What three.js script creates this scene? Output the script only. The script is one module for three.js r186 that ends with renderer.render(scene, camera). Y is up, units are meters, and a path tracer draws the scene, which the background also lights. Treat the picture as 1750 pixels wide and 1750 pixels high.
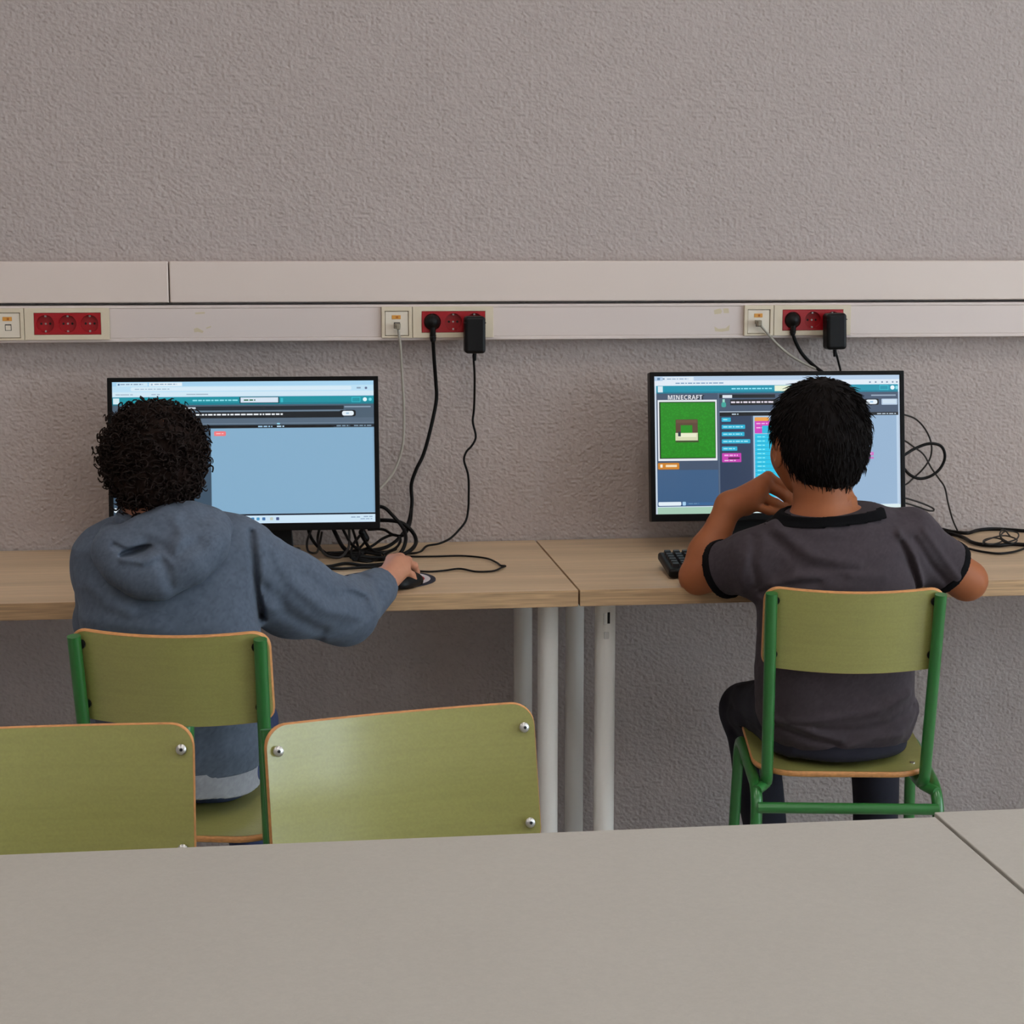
import * as THREE from 'three';
import { RoundedBoxGeometry } from 'three/addons/geometries/RoundedBoxGeometry.js';
import { mergeGeometries } from 'three/addons/utils/BufferGeometryUtils.js';
import { RectAreaLightUniformsLib } from 'three/addons/lights/RectAreaLightUniformsLib.js';

// ---------------------------------------------------------------- camera, sky, exposure
const scene = new THREE.Scene();
const camera = new THREE.PerspectiveCamera(31.53, 1, 0.05, 60);
camera.position.set(0, 1.4172, 4.15);
camera.rotation.order = 'YXZ';
camera.rotation.set(THREE.MathUtils.degToRad(-8.3), THREE.MathUtils.degToRad(-7.2), 0);
scene.add(camera);
scene.background = new THREE.Color().setRGB(0.74 * 8.6, 0.89 * 8.6, 1.0 * 8.6);   // overcast daylight outside the windows
const renderer = new THREE.WebGLRenderer({ antialias: true });
renderer.toneMapping = THREE.LinearToneMapping;
renderer.toneMappingExposure = 0.82;
renderer.shadowMap.enabled = true;
renderer.shadowMap.type = THREE.PCFSoftShadowMap;
RectAreaLightUniformsLib.init();
const LAMP_RADIANCE = 9.2;

// ---------------------------------------------------------------- helpers
let seed = 12345;
const rnd = () => { seed = (seed * 1664525 + 1013904223) >>> 0; return seed / 4294967296; };
const rr = (a, b) => a + (b - a) * rnd();
const names = new Map();
function numbered(n) {
  const k = names.get(n) || 0; names.set(n, k + 1);
  return k ? `${n}_${String(k).padStart(3, '0')}` : n;
}
const V = (a) => new THREE.Vector3(a[0], a[1], a[2]);
function thing(name, label, category, base = [0, 0, 0], turn = 0, group) {
  const o = new THREE.Group(); o.name = numbered(name);
  o.position.set(...base); o.rotation.y = turn;
  o.userData = { label, category }; if (group) o.userData.group = group;
  scene.add(o); return o;
}
function part(name, geo, mat, parent, label) {
  const m = new THREE.Mesh(geo, mat); m.name = name; m.castShadow = m.receiveShadow = true;
  if (label) m.userData.label = label;
  parent.add(m); return m;
}
// geometry given in world coordinates, put under a thing that is not turned
function wpart(name, geo, mat, root, label, parent) {
  const p = root.position; geo.translate(-p.x, -p.y, -p.z);
  return part(name, geo, mat, parent || root, label);
}
function struct(name, geo, mat, label) {
  const m = new THREE.Mesh(geo, mat); m.name = name; m.castShadow = m.receiveShadow = true;
  m.userData = { kind: 'structure', label }; scene.add(m); return m;
}
function boxUV(g) {   // uv in metres from the dominant axis of each normal
  const p = g.attributes.position, n = g.attributes.normal, uv = new Float32Array(p.count * 2);
  for (let i = 0; i < p.count; i++) {
    const ax = Math.abs(n.getX(i)), ay = Math.abs(n.getY(i)), az = Math.abs(n.getZ(i));
    let u, v;
    if (ay >= ax && ay >= az) { u = p.getX(i); v = p.getZ(i); }
    else if (az >= ax) { u = p.getX(i); v = p.getY(i); }
    else { u = p.getZ(i); v = p.getY(i); }
    uv[2 * i] = u; uv[2 * i + 1] = v;
  }
  g.setAttribute('uv', new THREE.BufferAttribute(uv, 2)); return g;
}
function box(x0, x1, y0, y1, z0, z1, r = 0.002, seg = 2) {
  const w = x1 - x0, h = y1 - y0, d = z1 - z0;
  const g = r > 0 ? new RoundedBoxGeometry(w, h, d, seg, Math.min(r, w / 2.01, h / 2.01, d / 2.01)) : new THREE.BoxGeometry(w, h, d);
  g.translate((x0 + x1) / 2, (y0 + y1) / 2, (z0 + z1) / 2);
  return boxUV(g);
}
function merge(list) {
  return mergeGeometries(list.map((g) => { const q = g.index ? g.toNonIndexed() : g; for (const k of Object.keys(q.attributes)) if (!['position', 'normal', 'uv'].includes(k)) q.deleteAttribute(k); return q; }), false);
}
function tube(pts, r, seg = 0, radial = 8, cap = true) {
  const c = new THREE.CatmullRomCurve3(pts.map(V), false, 'centripetal');
  const n = seg || Math.max(12, pts.length * 8);
  const g = new THREE.TubeGeometry(c, n, r, radial, false);
  if (!cap) return g;
  const ends = [0, 1].map((t) => { const s = new THREE.SphereGeometry(r, radial, 4); const q = c.getPoint(t); s.translate(q.x, q.y, q.z); return s; });
  return merge([g, ...ends]);
}
// bent tube of straight runs joined by arcs: pts with a bend radius
function pipe(pts, r, bend, radial = 12) {
  const path = new THREE.CurvePath(); const P = pts.map(V); let last = P[0].clone();
  for (let i = 1; i < P.length - 1; i++) {
    const a = P[i - 1].clone().sub(P[i]).normalize(), b = P[i + 1].clone().sub(P[i]).normalize();
    const l = Math.min(bend, P[i].distanceTo(P[i - 1]) * 0.49, P[i].distanceTo(P[i + 1]) * 0.49);
    const s = P[i].clone().addScaledVector(a, l), e = P[i].clone().addScaledVector(b, l);
    path.add(new THREE.LineCurve3(last, s)); path.add(new THREE.QuadraticBezierCurve3(s, P[i].clone(), e)); last = e;
  }
  path.add(new THREE.LineCurve3(last, P[P.length - 1]));
  const g = new THREE.TubeGeometry(path, Math.max(16, P.length * 18), r, radial, false);
  const mk = (q, d) => { const c = new THREE.CircleGeometry(r, radial); c.lookAt(d); c.translate(q.x, q.y, q.z); return c; };
  return merge([g, mk(P[0], P[0].clone().sub(P[1])), mk(P[P.length - 1], P[P.length - 1].clone().sub(P[P.length - 2]))]);
}
const cyl = (r0, r1, h, n = 20) => new THREE.CylinderGeometry(r0, r1, h, n);
const srgb = (r, g, b) => new THREE.Color().setRGB(r / 255, g / 255, b / 255, THREE.SRGBColorSpace);
const std = (color, roughness = 0.6, o = {}) => new THREE.MeshPhysicalMaterial({ color, roughness, metalness: 0, ...o });

// periodic value noise for textures
function lattice(n, s0) { let s = s0; const a = new Float32Array(n * n); for (let i = 0; i < n * n; i++) { s = (s * 1664525 + 1013904223) >>> 0; a[i] = s / 4294967296; } return a; }
function pnoise(L, n, mx, my, u, v) {   // mx, my cells across the tile (both divide into n)
  const x = u * mx, y = v * my, xi = Math.floor(x), yi = Math.floor(y), fx = x - xi, fy = y - yi;
  const sx = fx * fx * (3 - 2 * fx), sy = fy * fy * (3 - 2 * fy), w = (i, m) => ((i % m) + m) % m;
  const g = (i, j) => L[w(j, my) % n * n + w(i, mx) % n];
  return (g(xi, yi) * (1 - sx) + g(xi + 1, yi) * sx) * (1 - sy) + (g(xi, yi + 1) * (1 - sx) + g(xi + 1, yi + 1) * sx) * sy;
}
function texture(w, h, fn, color, metres) {
  const d = new Uint8Array(w * h * 4);
  for (let j = 0; j < h; j++) for (let i = 0; i < w; i++) {
    const c = fn((i + 0.5) / w, (j + 0.5) / h), k = (j * w + i) * 4;
    if (color) { d[k] = c[0]; d[k + 1] = c[1]; d[k + 2] = c[2]; } else d[k] = d[k + 1] = d[k + 2] = Math.max(0, Math.min(255, c * 255));
    d[k + 3] = 255;
  }
  const t = new THREE.DataTexture(d, w, h); t.magFilter = THREE.LinearFilter; t.minFilter = THREE.LinearMipmapLinearFilter; t.generateMipmaps = true;
  t.wrapS = t.wrapT = THREE.RepeatWrapping; if (color) t.colorSpace = THREE.SRGBColorSpace;
  t.repeat.set(1 / metres[0], 1 / metres[1]); t.needsUpdate = true; return t;
}
const L1 = lattice(512, 77), L2 = lattice(512, 991), L3 = lattice(512, 4242);

// ---------------------------------------------------------------- materials
const wallBump = texture(1024, 1024, (u, v) => {
  const a = pnoise(L1, 512, 90, 110, u, v), b = pnoise(L2, 512, 190, 220, u, v), c = pnoise(L3, 512, 400, 420, u, v), e = pnoise(L2, 512, 36, 44, u + 0.3, v);
  const r = 1 - Math.abs(2 * a - 1);
  return 0.26 * r + 0.46 * b + 0.18 * c + 0.10 * e;
}, false, [1.1, 1.1]);
const wallTint = texture(512, 512, (u, v) => {
  const a = pnoise(L1, 512, 5, 6, u, v), b = pnoise(L2, 512, 60, 66, u, v), c = pnoise(L3, 512, 250, 250, u, v);
  const k = 0.97 + 0.02 * a + 0.012 * b + 0.03 * (c - 0.5);
  return [180 * k, 168 * k, 163 * k];
}, true, [1.7, 1.7]);
const wallMat = new THREE.MeshPhysicalMaterial({ map: wallTint, bumpMap: wallBump, bumpScale: 0.0042, roughness: 0.85 });
const plainWall = std(srgb(186, 178, 174), 0.85);
const ceilMat = std(srgb(225, 222, 218), 0.9);
const floorTex = texture(512, 512, (u, v) => {
  const a = pnoise(L1, 512, 6, 6, u, v), b = pnoise(L2, 512, 80, 80, u, v), c = pnoise(L3, 512, 200, 200, u, v);
  const k = 0.9 + 0.08 * a + 0.1 * b + 0.1 * c; return [168 * k, 160 * k, 153 * k];
}, true, [1.2, 1.2]);
const floorMat = new THREE.MeshPhysicalMaterial({ map: floorTex, roughness: 0.5 });
function oak(s) {
  return texture(1024, 512, (u, v) => {
    const w = 0.035 * (pnoise(L1, 512, 4, 6, u + s, v) - 0.5);
    const a = pnoise(L1, 512, 3, 14, u + s, v + w), b = pnoise(L2, 512, 6, 60, u + s, v + w), c = pnoise(L3, 512, 14, 230, u + s, v + w), d = pnoise(L2, 512, 120, 480, u, v);
    const k = 0.84 + 0.11 * a + 0.07 * b + 0.07 * c + 0.05 * d;
    return [206 * k, (176 + 2 * a) * k, (140 + 6 * a) * k];
  }, true, [1.6, 0.42]);
}
const oakTexA = oak(0), oakTexB = oak(0.37);
const oakMatA = new THREE.MeshPhysicalMaterial({ map: oakTexA, roughness: 0.45 });
const oakMatB = new THREE.MeshPhysicalMaterial({ map: oakTexB, roughness: 0.45 });
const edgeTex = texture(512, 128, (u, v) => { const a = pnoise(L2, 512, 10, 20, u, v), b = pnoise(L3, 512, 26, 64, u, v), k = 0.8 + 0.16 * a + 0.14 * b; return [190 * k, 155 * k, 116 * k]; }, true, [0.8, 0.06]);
const edgeMat = new THREE.MeshPhysicalMaterial({ map: edgeTex, roughness: 0.55 });  // front edge strip coloured darker and browner than the desktop
const whiteTop = texture(512, 512, (u, v) => {
  const a = pnoise(L1, 512, 7, 7, u, v), b = pnoise(L2, 512, 128, 128, u, v), c = pnoise(L3, 512, 500, 500, u, v);
  const k = 0.965 + 0.015 * a + 0.02 * b + 0.03 * (c - 0.4); return [180 * k, 174 * k, 165 * k];
}, true, [0.8, 0.8]);
const whiteTopMat = new THREE.MeshPhysicalMaterial({ map: whiteTop, roughness: 0.42 });
const whiteEdge = std(srgb(196, 190, 184), 0.5);
const whiteSteel = std(srgb(234, 230, 224), 0.35);
const trunkMat = std(srgb(218, 203, 194), 0.45);
const lowerTrunkMat = std(srgb(214, 200, 194), 0.45);
const glueMat = std(srgb(205, 190, 160), 0.7);
const beige = std(srgb(214, 200, 176), 0.4);
const beigeLight = std(srgb(220, 209, 192), 0.4);
const amber = std(srgb(214, 150, 62), 0.4);
const amberDark = std(srgb(170, 96, 30), 0.4);
const redMat = std(srgb(160, 12, 24), 0.35);
const redDark = redMat;
const blackHole = std(srgb(14, 12, 12), 0.7);
const steel = new THREE.MeshPhysicalMaterial({ color: srgb(200, 198, 195), metalness: 0.9, roughness: 0.3 });
const blackPlastic = std(srgb(14, 14, 15), 0.45, { specularIntensity: 0.45 });
const blackGloss = std(srgb(7, 7, 8), 0.4, { specularIntensity: 0.35 });
const blackRubber = std(srgb(8, 8, 9), 0.5, { specularIntensity: 0.4 });
const greyCable = std(srgb(168, 162, 150), 0.5);
const darkGreyCable = std(srgb(44, 41, 39), 0.5, { specularIntensity: 0.5 });
const clearPlug = std(srgb(170, 160, 140), 0.2, { transmission: 0.35, thickness: 0 });
function laminate(s) {
  return texture(512, 256, (u, v) => {
    const a = pnoise(L1, 512, 4, 4, u + s, v), c = pnoise(L3, 512, 230, 120, u, v), b = pnoise(L2, 512, 8, 70, u + s, v);
    const k = 0.95 + 0.03 * a + 0.05 * (c - 0.5) + 0.03 * b; return [160 * k, 157 * k, 90 * k];
  }, true, [0.5, 0.25]);
}
const limeMat = new THREE.MeshPhysicalMaterial({ map: laminate(0), roughness: 0.34, clearcoat: 0.7, clearcoatRoughness: 0.22 });
const plyTex = texture(256, 64, (u, v) => {
  const a = pnoise(L1, 512, 60, 4, u, v), b = pnoise(L2, 512, 20, 32, u, v), k = 0.82 + 0.12 * a + 0.16 * b; return [214 * k, 150 * k, 92 * k];
}, true, [0.3, 0.012]);
const plyMat = new THREE.MeshPhysicalMaterial({ map: plyTex, roughness: 0.5 });
const greenSteel = std(srgb(42, 112, 50), 0.3, { clearcoat: 0.3, clearcoatRoughness: 0.2 });

// ---------------------------------------------------------------- the room
const RX0 = -3.2, RX1 = 4.4, RZ1 = 7.0, RH = 2.95, TH = 0.2;
struct('floor', box(RX0 - TH, RX1 + TH, -TH, 0, -TH, RZ1 + TH, 0), floorMat, 'grey speckled classroom floor');
struct('ceiling', box(RX0 - TH, RX1 + TH, RH, RH + TH, -TH, RZ1 + TH, 0), ceilMat, 'white classroom ceiling');
struct('wall_back', box(RX0 - TH, RX1 + TH, 0, RH, -TH, 0, 0), wallMat, 'rough plastered grey wall behind the computers');
struct('wall_left', box(RX0 - TH, RX0, 0, RH, 0, RZ1, 0), plainWall, 'plain plastered side wall');
struct('wall_front', box(RX0, RX1, 0, RH, RZ1, RZ1 + TH, 0), plainWall, 'plain wall opposite the computers');
// window wall on the right of the computers, three openings with low sills
const WIN = [[1.3, 2.95], [3.3, 4.95], [5.3, 6.92]], WY0 = 0.45, WY1 = 2.5;
{
  const cuts = [0, ...WIN.flat(), RZ1], gs = [];
  for (let i = 0; i < cuts.length; i += 2) gs.push(box(RX1, RX1 + TH, WY0, WY1, cuts[i], cuts[i + 1], 0));
  gs.push(box(RX1, RX1 + TH, 0, WY0, 0, RZ1, 0), box(RX1, RX1 + TH, WY1, RH, 0, RZ1, 0));
  struct('wall_right', merge(gs), plainWall, 'plain side wall with three tall windows');
  const pane = new THREE.MeshPhysicalMaterial({ color: 0xffffff, roughness: 0.02, transmission: 1, thickness: 0 });
  WIN.forEach(([a, b], i) => {
    const f = 0.05, x0 = RX1 + 0.06, x1 = RX1 + 0.12, m = (a + b) / 2, y1 = WY1;
    const w = struct(`window_${i + 1}`, merge([box(x0, x1, WY0, WY0 + f, a, b, 0), box(x0, x1, y1 - f, y1, a, b, 0), box(x0, x1, WY0, y1, a, a + f, 0), box(x0, x1, WY0, y1, b - f, b, 0), box(x0, x1, WY0, y1, m - f / 2, m + f / 2, 0)]), whiteSteel, 'white framed classroom window');
    part('pane', box(RX1 + 0.088, RX1 + 0.092, WY0 + f, WY1 - f, a + f, m - f / 2, 0), pane, w);
    part('pane', box(RX1 + 0.088, RX1 + 0.092, WY0 + f, WY1 - f, m + f / 2, b - f, 0), pane, w);
  });
}
// ceiling lamps: square panels
const lampFrame = std(srgb(235, 235, 235), 0.4);
const lampGlow = new THREE.MeshStandardMaterial({ color: 0xffffff, roughness: 0.6, emissive: new THREE.Color(1, 0.93, 0.88), emissiveIntensity: 1.2 });
const LAMPS = [[-1.5, 1.5], [0.6, 1.5], [2.7, 1.5], [-1.5, 3.6], [0.6, 3.6], [2.7, 3.6], [-1.5, 5.7], [0.6, 5.7], [2.7, 5.7]];
LAMPS.forEach(([x, z], i) => {
  const row = ['nearest the computers', 'in the middle of the room', 'farthest from the computers'][Math.floor(i / 3)], col = ['first', 'second', 'third'][i % 3];
  const t = thing('ceiling_lamp', `square white ceiling light panel, ${col} in the row ${row}`, 'lamp', [x, RH, z], 0, 'square ceiling light panels');
  part('frame', merge([box(-0.31, 0.31, -0.03, 0, -0.31, -0.29, 0.002), box(-0.31, 0.31, -0.03, 0, 0.29, 0.31, 0.002), box(-0.31, -0.29, -0.03, 0, -0.29, 0.29, 0.002), box(0.29, 0.31, -0.03, 0, -0.29, 0.29, 0.002)]), lampFrame, t);
  part('light_diffuser', box(-0.29, 0.29, -0.02, -0.002, -0.29, 0.29, 0), lampGlow, t);
  const l = new THREE.RectAreaLight(new THREE.Color(1, 0.925, 0.875), LAMP_RADIANCE, 0.58, 0.58);
  l.position.set(0, -0.024, 0); l.rotation.x = -Math.PI / 2; t.add(l);
});

// ---------------------------------------------------------------- cable trunking on the wall
const TZ = 0.05;
const UY0 = [0.518, 1.2963, 0.05][1], UY1 = [0.518, 1.3868, 0.05][1], LY0 = [0.518, 1.2098, 0.05][1], LY1 = [0.518, 1.2904, 0.05][1];
const JX = [-0.2458, 1.344, 0.05][0];
function upperTrunk(x0, x1, label) {
  const t = thing('cable_trunking', label, 'cable trunking', [x0, UY0, 0]);
  const w = x1 - x0, h = UY1 - UY0;
  part('channel', box(0, w, 0.004, h - 0.0015, 0, 0.04, 0.001), trunkMat, t);
  part('cover', merge([box(0.0006, w - 0.0006, 0, h, 0.0385, TZ, 0.003, 3), box(0.0006, w - 0.0006, h - 0.005, h, 0.006, TZ - 0.002, 0.002), box(0.0006, w - 0.0006, 0, 0.004, 0.02, TZ - 0.002, 0.0015)]), trunkMat, t);
}
upperTrunk(RX0 + 0.01, JX - 0.0008, 'upper beige cable trunking length left of the vertical joint');
upperTrunk(JX + 0.0008, RX1 - 0.01, 'long upper beige cable trunking length right of the vertical joint');
const SOCK = [[[-0.6153, 1.2548, 0.055][0], 0], [[0.2221, 1.2505, 0.055][0], 1], [[1.0562, 1.2516, 0.055][0], 2]];
const SW = [0.4746, 1.2492, 0.055][0] - [0.2221, 1.2505, 0.055][0];
SOCK[0][0] = [-0.3768, 1.2536, 0.055][0] - SW;
{
  const t = thing('lower_cable_trunking', 'lower beige cable trunking holding the wall sockets', 'cable trunking', [RX0 + 0.01, LY0, 0]);
  const w = RX1 - RX0 - 0.02, h = LY1 - LY0, X = (x) => x - RX0 - 0.01;
  part('channel', merge([box(0, w, 0, h, 0, 0.03, 0.001), box(0, w, h - 0.007, h, 0.02, TZ - 0.001, 0.0015), box(0, w, 0, 0.0085, 0.02, TZ, 0.002)]), lowerTrunkMat, t);
  const cuts = [0.001, X(SOCK[0][0]), X(SOCK[0][0] + SW), X(SOCK[1][0]), X(SOCK[1][0] + SW), X(SOCK[2][0]), X(SOCK[2][0] + SW), w - 0.001];
  for (let i = 0; i < cuts.length; i += 2) part('cover', box(cuts[i] + 0.0002, cuts[i + 1] - 0.0002, 0.0087, h - 0.0072, 0.025, TZ - 0.0018, 0.0006), lowerTrunkMat, t);
  // dried glue left by removed stickers
  const glue = (px) => { const s = new THREE.Shape(); const n = px.length; px.forEach((q, i) => (i ? s.lineTo(X(q[0]), q[1] - LY0) : s.moveTo(X(q[0]), q[1] - LY0))); const g = new THREE.ExtrudeGeometry(s, { depth: 0.0003, bevelEnabled: false }); g.translate(0, 0, TZ - 0.0019); return g; };
  for (const q of [[[-0.1909, 1.2743, 0.048], [-0.1691, 1.2755, 0.048], [-0.1692, 1.2716, 0.048], [-0.1898, 1.2704, 0.048]], [[-0.1944, 1.2381, 0.048], [-0.1866, 1.2407, 0.048], [-0.1727, 1.2328, 0.048], [-0.1754, 1.229, 0.048], [-0.1856, 1.2316, 0.048], [-0.1933, 1.2304, 0.048]], [[-0.1674, 1.2406, 0.048], [-0.157, 1.2444, 0.048], [-0.1558, 1.2418, 0.048], [-0.1662, 1.238, 0.048]], [[0.986, 1.2745, 0.048], [1.001, 1.2784, 0.048], [1.0053, 1.2717, 0.048], [1.0026, 1.2664, 0.048], [0.9875, 1.2651, 0.048]], [[1.0079, 1.2784, 0.048], [1.0203, 1.2783, 0.048], [1.0219, 1.2676, 0.048], [1.0095, 1.2677, 0.048]], [[0.988, 1.2369, 0.048], [0.9977, 1.2315, 0.048], [1.0142, 1.2328, 0.048], [1.0237, 1.2408, 0.048], [1.0226, 1.2274, 0.048], [1.0061, 1.2248, 0.048], [0.9895, 1.2262, 0.048]]]) part('glue_mark', glue(q), glueMat, t, 'yellowed glue residue');
}
// ---------------------------------------------------------------- socket panels
function socketPanel(x0, label) {
  const yb = LY0 + 0.006, hP = (LY1 - LY0) - 0.011;
  const t = thing('socket_panel', label, 'wall socket', [x0, yb, 0.026]);
  const z0 = 0.0, z1 = 0.0315;
  const dx = SW * 0.2748;
  // data plate with inset module
  part('data_plate', (() => {
    const s = new THREE.Shape(); s.moveTo(0, 0); s.lineTo(dx - 0.0006, 0); s.lineTo(dx - 0.0006, hP); s.lineTo(0, hP); s.closePath();
    const a = 0.0075, b = dx - 0.0085, c = 0.0045, d = hP - 0.0095, h = new THREE.Path(); h.moveTo(a, c); h.lineTo(b, c); h.lineTo(b, d); h.lineTo(a, d); h.closePath(); s.holes.push(h);
    const g = new THREE.ExtrudeGeometry(s, { depth: z1 - 0.001, bevelEnabled: true, bevelThickness: 0.001, bevelSize: 0.0006, bevelOffset: -0.0006, bevelSegments: 2 }); return boxUV(g);
  })(), beige, t);
  const mx = dx / 2 - 0.0005, my = hP / 2 - 0.0025;
  const mod = part('data_module', box(0.0085, dx - 0.0095, 0.0055, hP - 0.0105, 0, z1 - 0.0025, 0.001), beigeLight, t);
  part('name_tag', box(mx - 0.011, mx + 0.009, my + 0.0095, my + 0.0185, z1 - 0.004, z1 - 0.0015, 0.0008), amber, mod, 'amber plastic name tag');
  part('tag_mark', box(mx - 0.002, mx + 0.003, my + 0.0115, my + 0.0165, z1 - 0.003, z1 - 0.0012, 0.0005), amberDark, mod);
  part('jack', box(mx - 0.0065, mx + 0.0075, my - 0.0115, my + 0.0025, z1 - 0.005, z1 - 0.0022, 0.0005), blackHole, mod);
  part('jack_shutter', box(mx - 0.005, mx + 0.006, my - 0.0105, my + 0.0002, z1 - 0.004, z1 - 0.0012, 0.0005), beigeLight, mod);
  // power plate with a window for the red block
  const rx0 = SW * 0.356, rx1 = SW * 0.927, ry0 = hP / 2 - 0.0235, ry1 = hP / 2 + 0.0245;
  part('power_plate', (() => {
    const s = new THREE.Shape(); s.moveTo(dx + 0.0006, 0); s.lineTo(SW, 0); s.lineTo(SW, hP); s.lineTo(dx + 0.0006, hP); s.closePath();
    const h = new THREE.Path(); h.moveTo(rx0, ry0); h.lineTo(rx1, ry0); h.lineTo(rx1, ry1); h.lineTo(rx0, ry1); h.closePath(); s.holes.push(h);
    return boxUV(new THREE.ExtrudeGeometry(s, { depth: z1 - 0.001, bevelEnabled: true, bevelThickness: 0.001, bevelSize: 0.0006, bevelOffset: -0.0006, bevelSegments: 2 }));
  })(), beige, t);
  const w = (rx1 - rx0 - 0.001) / 3, cy = (ry0 + ry1) / 2;
  const red = part('red_block', (() => {
    const s = new THREE.Shape(); s.moveTo(rx0 + 0.0005, ry0 + 0.0005); s.lineTo(rx1 - 0.0005, ry0 + 0.0005); s.lineTo(rx1 - 0.0005, ry1 - 0.0005); s.lineTo(rx0 + 0.0005, ry1 - 0.0005); s.closePath();
    for (let i = 0; i < 3; i++) { const h = new THREE.Path(); h.absarc(rx0 + 0.0005 + w * (i + 0.5), cy, 0.0188, 0, Math.PI * 2, true); s.holes.push(h); }
    const g = new THREE.ExtrudeGeometry(s, { depth: 0.012, bevelEnabled: true, bevelThickness: 0.0008, bevelSize: 0.0006, bevelOffset: -0.0006, bevelSegments: 1, curveSegments: 24 }); g.translate(0, 0, z1 - 0.0128); return boxUV(g);
  })(), redMat, t, 'red triple socket block');
  for (let i = 0; i < 3; i++) {
    const cx = rx0 + 0.0005 + w * (i + 0.5), zf = z1 - 0.0112;
    const d = cyl(0.0192, 0.0192, 0.003, 28); d.rotateX(Math.PI / 2); d.translate(cx, cy, zf - 0.0012);
    part('socket_well', d, redDark, red);
    const pins = [-1, 1].map((k) => { const c = cyl(0.0026, 0.0026, 0.0012, 10); c.rotateX(Math.PI / 2); c.translate(cx + k * 0.0095, cy, zf + 0.0004); return c; });
    part('pin_hole', pins[0], blackHole, red); part('pin_hole', pins[1], blackHole, red);
    const sc = cyl(0.0022, 0.0022, 0.002, 12); sc.rotateX(Math.PI / 2); sc.translate(cx, cy, zf + 0.0008); part('screw', sc, steel, red);
    part('earth_clip', box(cx - 0.002, cx + 0.002, cy - 0.0187, cy - 0.0145, zf, zf + 0.006, 0.0006), steel, red);
    part('earth_clip', box(cx - 0.002, cx + 0.002, cy + 0.0145, cy + 0.0187, zf, zf + 0.006, 0.0006), steel, red);
  }
  return t;
}
socketPanel(SOCK[0][0], 'beige socket panel with three empty red sockets');
socketPanel(SOCK[1][0], 'beige socket panel with red sockets above the long hanging cables');
socketPanel(SOCK[2][0], 'beige socket panel with red sockets above the dark-haired child in the tee');

// ---------------------------------------------------------------- plugs, adapters and cables
const sockC = (i, k) => [SOCK[i][0] + SW * (0.356 + 0.571 * (k + 0.5) / 3), LY0 + 0.006 + ((LY1 - LY0) - 0.011) / 2 + 0.0005];
function powerCord(i, k, pts, label, r = 0.0042) {
  const [x, y] = sockC(i, k), zb = 0.047;
  const t = thing('power_cable', label, 'power cable', [x, y, zb]);
  const prof = [[0, 0], [0.0168, 0], [0.0180, 0.002], [0.0180, 0.012], [0.0165, 0.016], [0.012, 0.024], [0.006, 0.028], [0, 0.029]].map((q) => new THREE.Vector2(...q));
  const b = new THREE.LatheGeometry(prof, 28); b.rotateX(Math.PI / 2);
  const lean = pts[0][0] - x;
  const neck = tube([[0, -0.002, 0.016], [lean * 0.4, -0.014, 0.017], [lean * 0.8, -0.028, 0.015], [lean, pts[0][1] - y, pts[0][2] - zb]], 0.0066, 16, 10);
  const plug = part('plug', merge([b, neck]), blackPlastic, t);
  for (let j = 0; j < 3; j++) { const rg = new THREE.TorusGeometry(0.0066, 0.0011, 6, 14); rg.rotateX(Math.PI / 2); rg.translate(lean, pts[0][1] - y + 0.003 + j * 0.0035, pts[0][2] - zb); part('grip_ring', rg, blackPlastic, plug); }
  wpart('cable', tube(pts, r), blackRubber, t);
  return t;
}
function adapter(c, turn, pts, label) {
  const t = thing('power_adapter', label, 'power adapter', c);
  const b = new RoundedBoxGeometry(0.047, 0.083, 0.042, 4, 0.008); b.rotateZ(turn);
  const body = part('adapter_body', b, blackPlastic, t);
  const st = new RoundedBoxGeometry(0.049, 0.0022, 0.03, 2, 0.001); st.translate(0, 0.027, 0.0045); st.rotateZ(turn); part('seam', st, blackGloss, body);
  const nk = cyl(0.0172, 0.0172, 0.018, 24); nk.rotateX(Math.PI / 2); nk.translate(0.002, 0.022, -0.026); part('plug_head', nk, blackPlastic, body);
  const sr = cyl(0.005, 0.0034, 0.019, 12); sr.translate(0, -0.049, 0); sr.rotateZ(turn); part('strain_relief', sr, blackRubber, body);
  wpart('cable', tube(pts, 0.0026), blackRubber, t);
}
function netCable(pts, label, mat = greyCable, r = 0.0029) {
  const t = thing('network_cable', label, 'network cable', pts[0]);
  wpart('cable', tube(pts, r), mat, t);
  part('connector', (() => { const g = merge([new RoundedBoxGeometry(0.0118, 0.009, 0.018, 2, 0.001), (() => { const b = new RoundedBoxGeometry(0.0095, 0.011, 0.014, 2, 0.002); b.translate(0, -0.003, 0.011); return b; })()]); g.translate(0, 0.002, -0.006); return g; })(), clearPlug, t, 'clear plastic plug');
  return t;
}
function cord(name, pts, r, label, mat = blackRubber, category = 'cable', seg = 0) {
  const t = thing(name, label, category, pts[0]);
  wpart('cable', tube(pts, r, seg), mat, t);
  return t;
}
netCable([[0.2581, 1.2416, 0.066], [0.262, 1.2127, 0.062], [0.268, 1.1322, 0.04], [0.272, 1.0516, 0.03], [0.2686, 0.9713, 0.03], [0.2515, 0.9189, 0.04], [0.2222, 0.8869, 0.08], [0.1862, 0.8622, 0.11], [0.1332, 0.8381, 0.12]], 'grey network cable hanging beside the monitor with the blank workspace');
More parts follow.
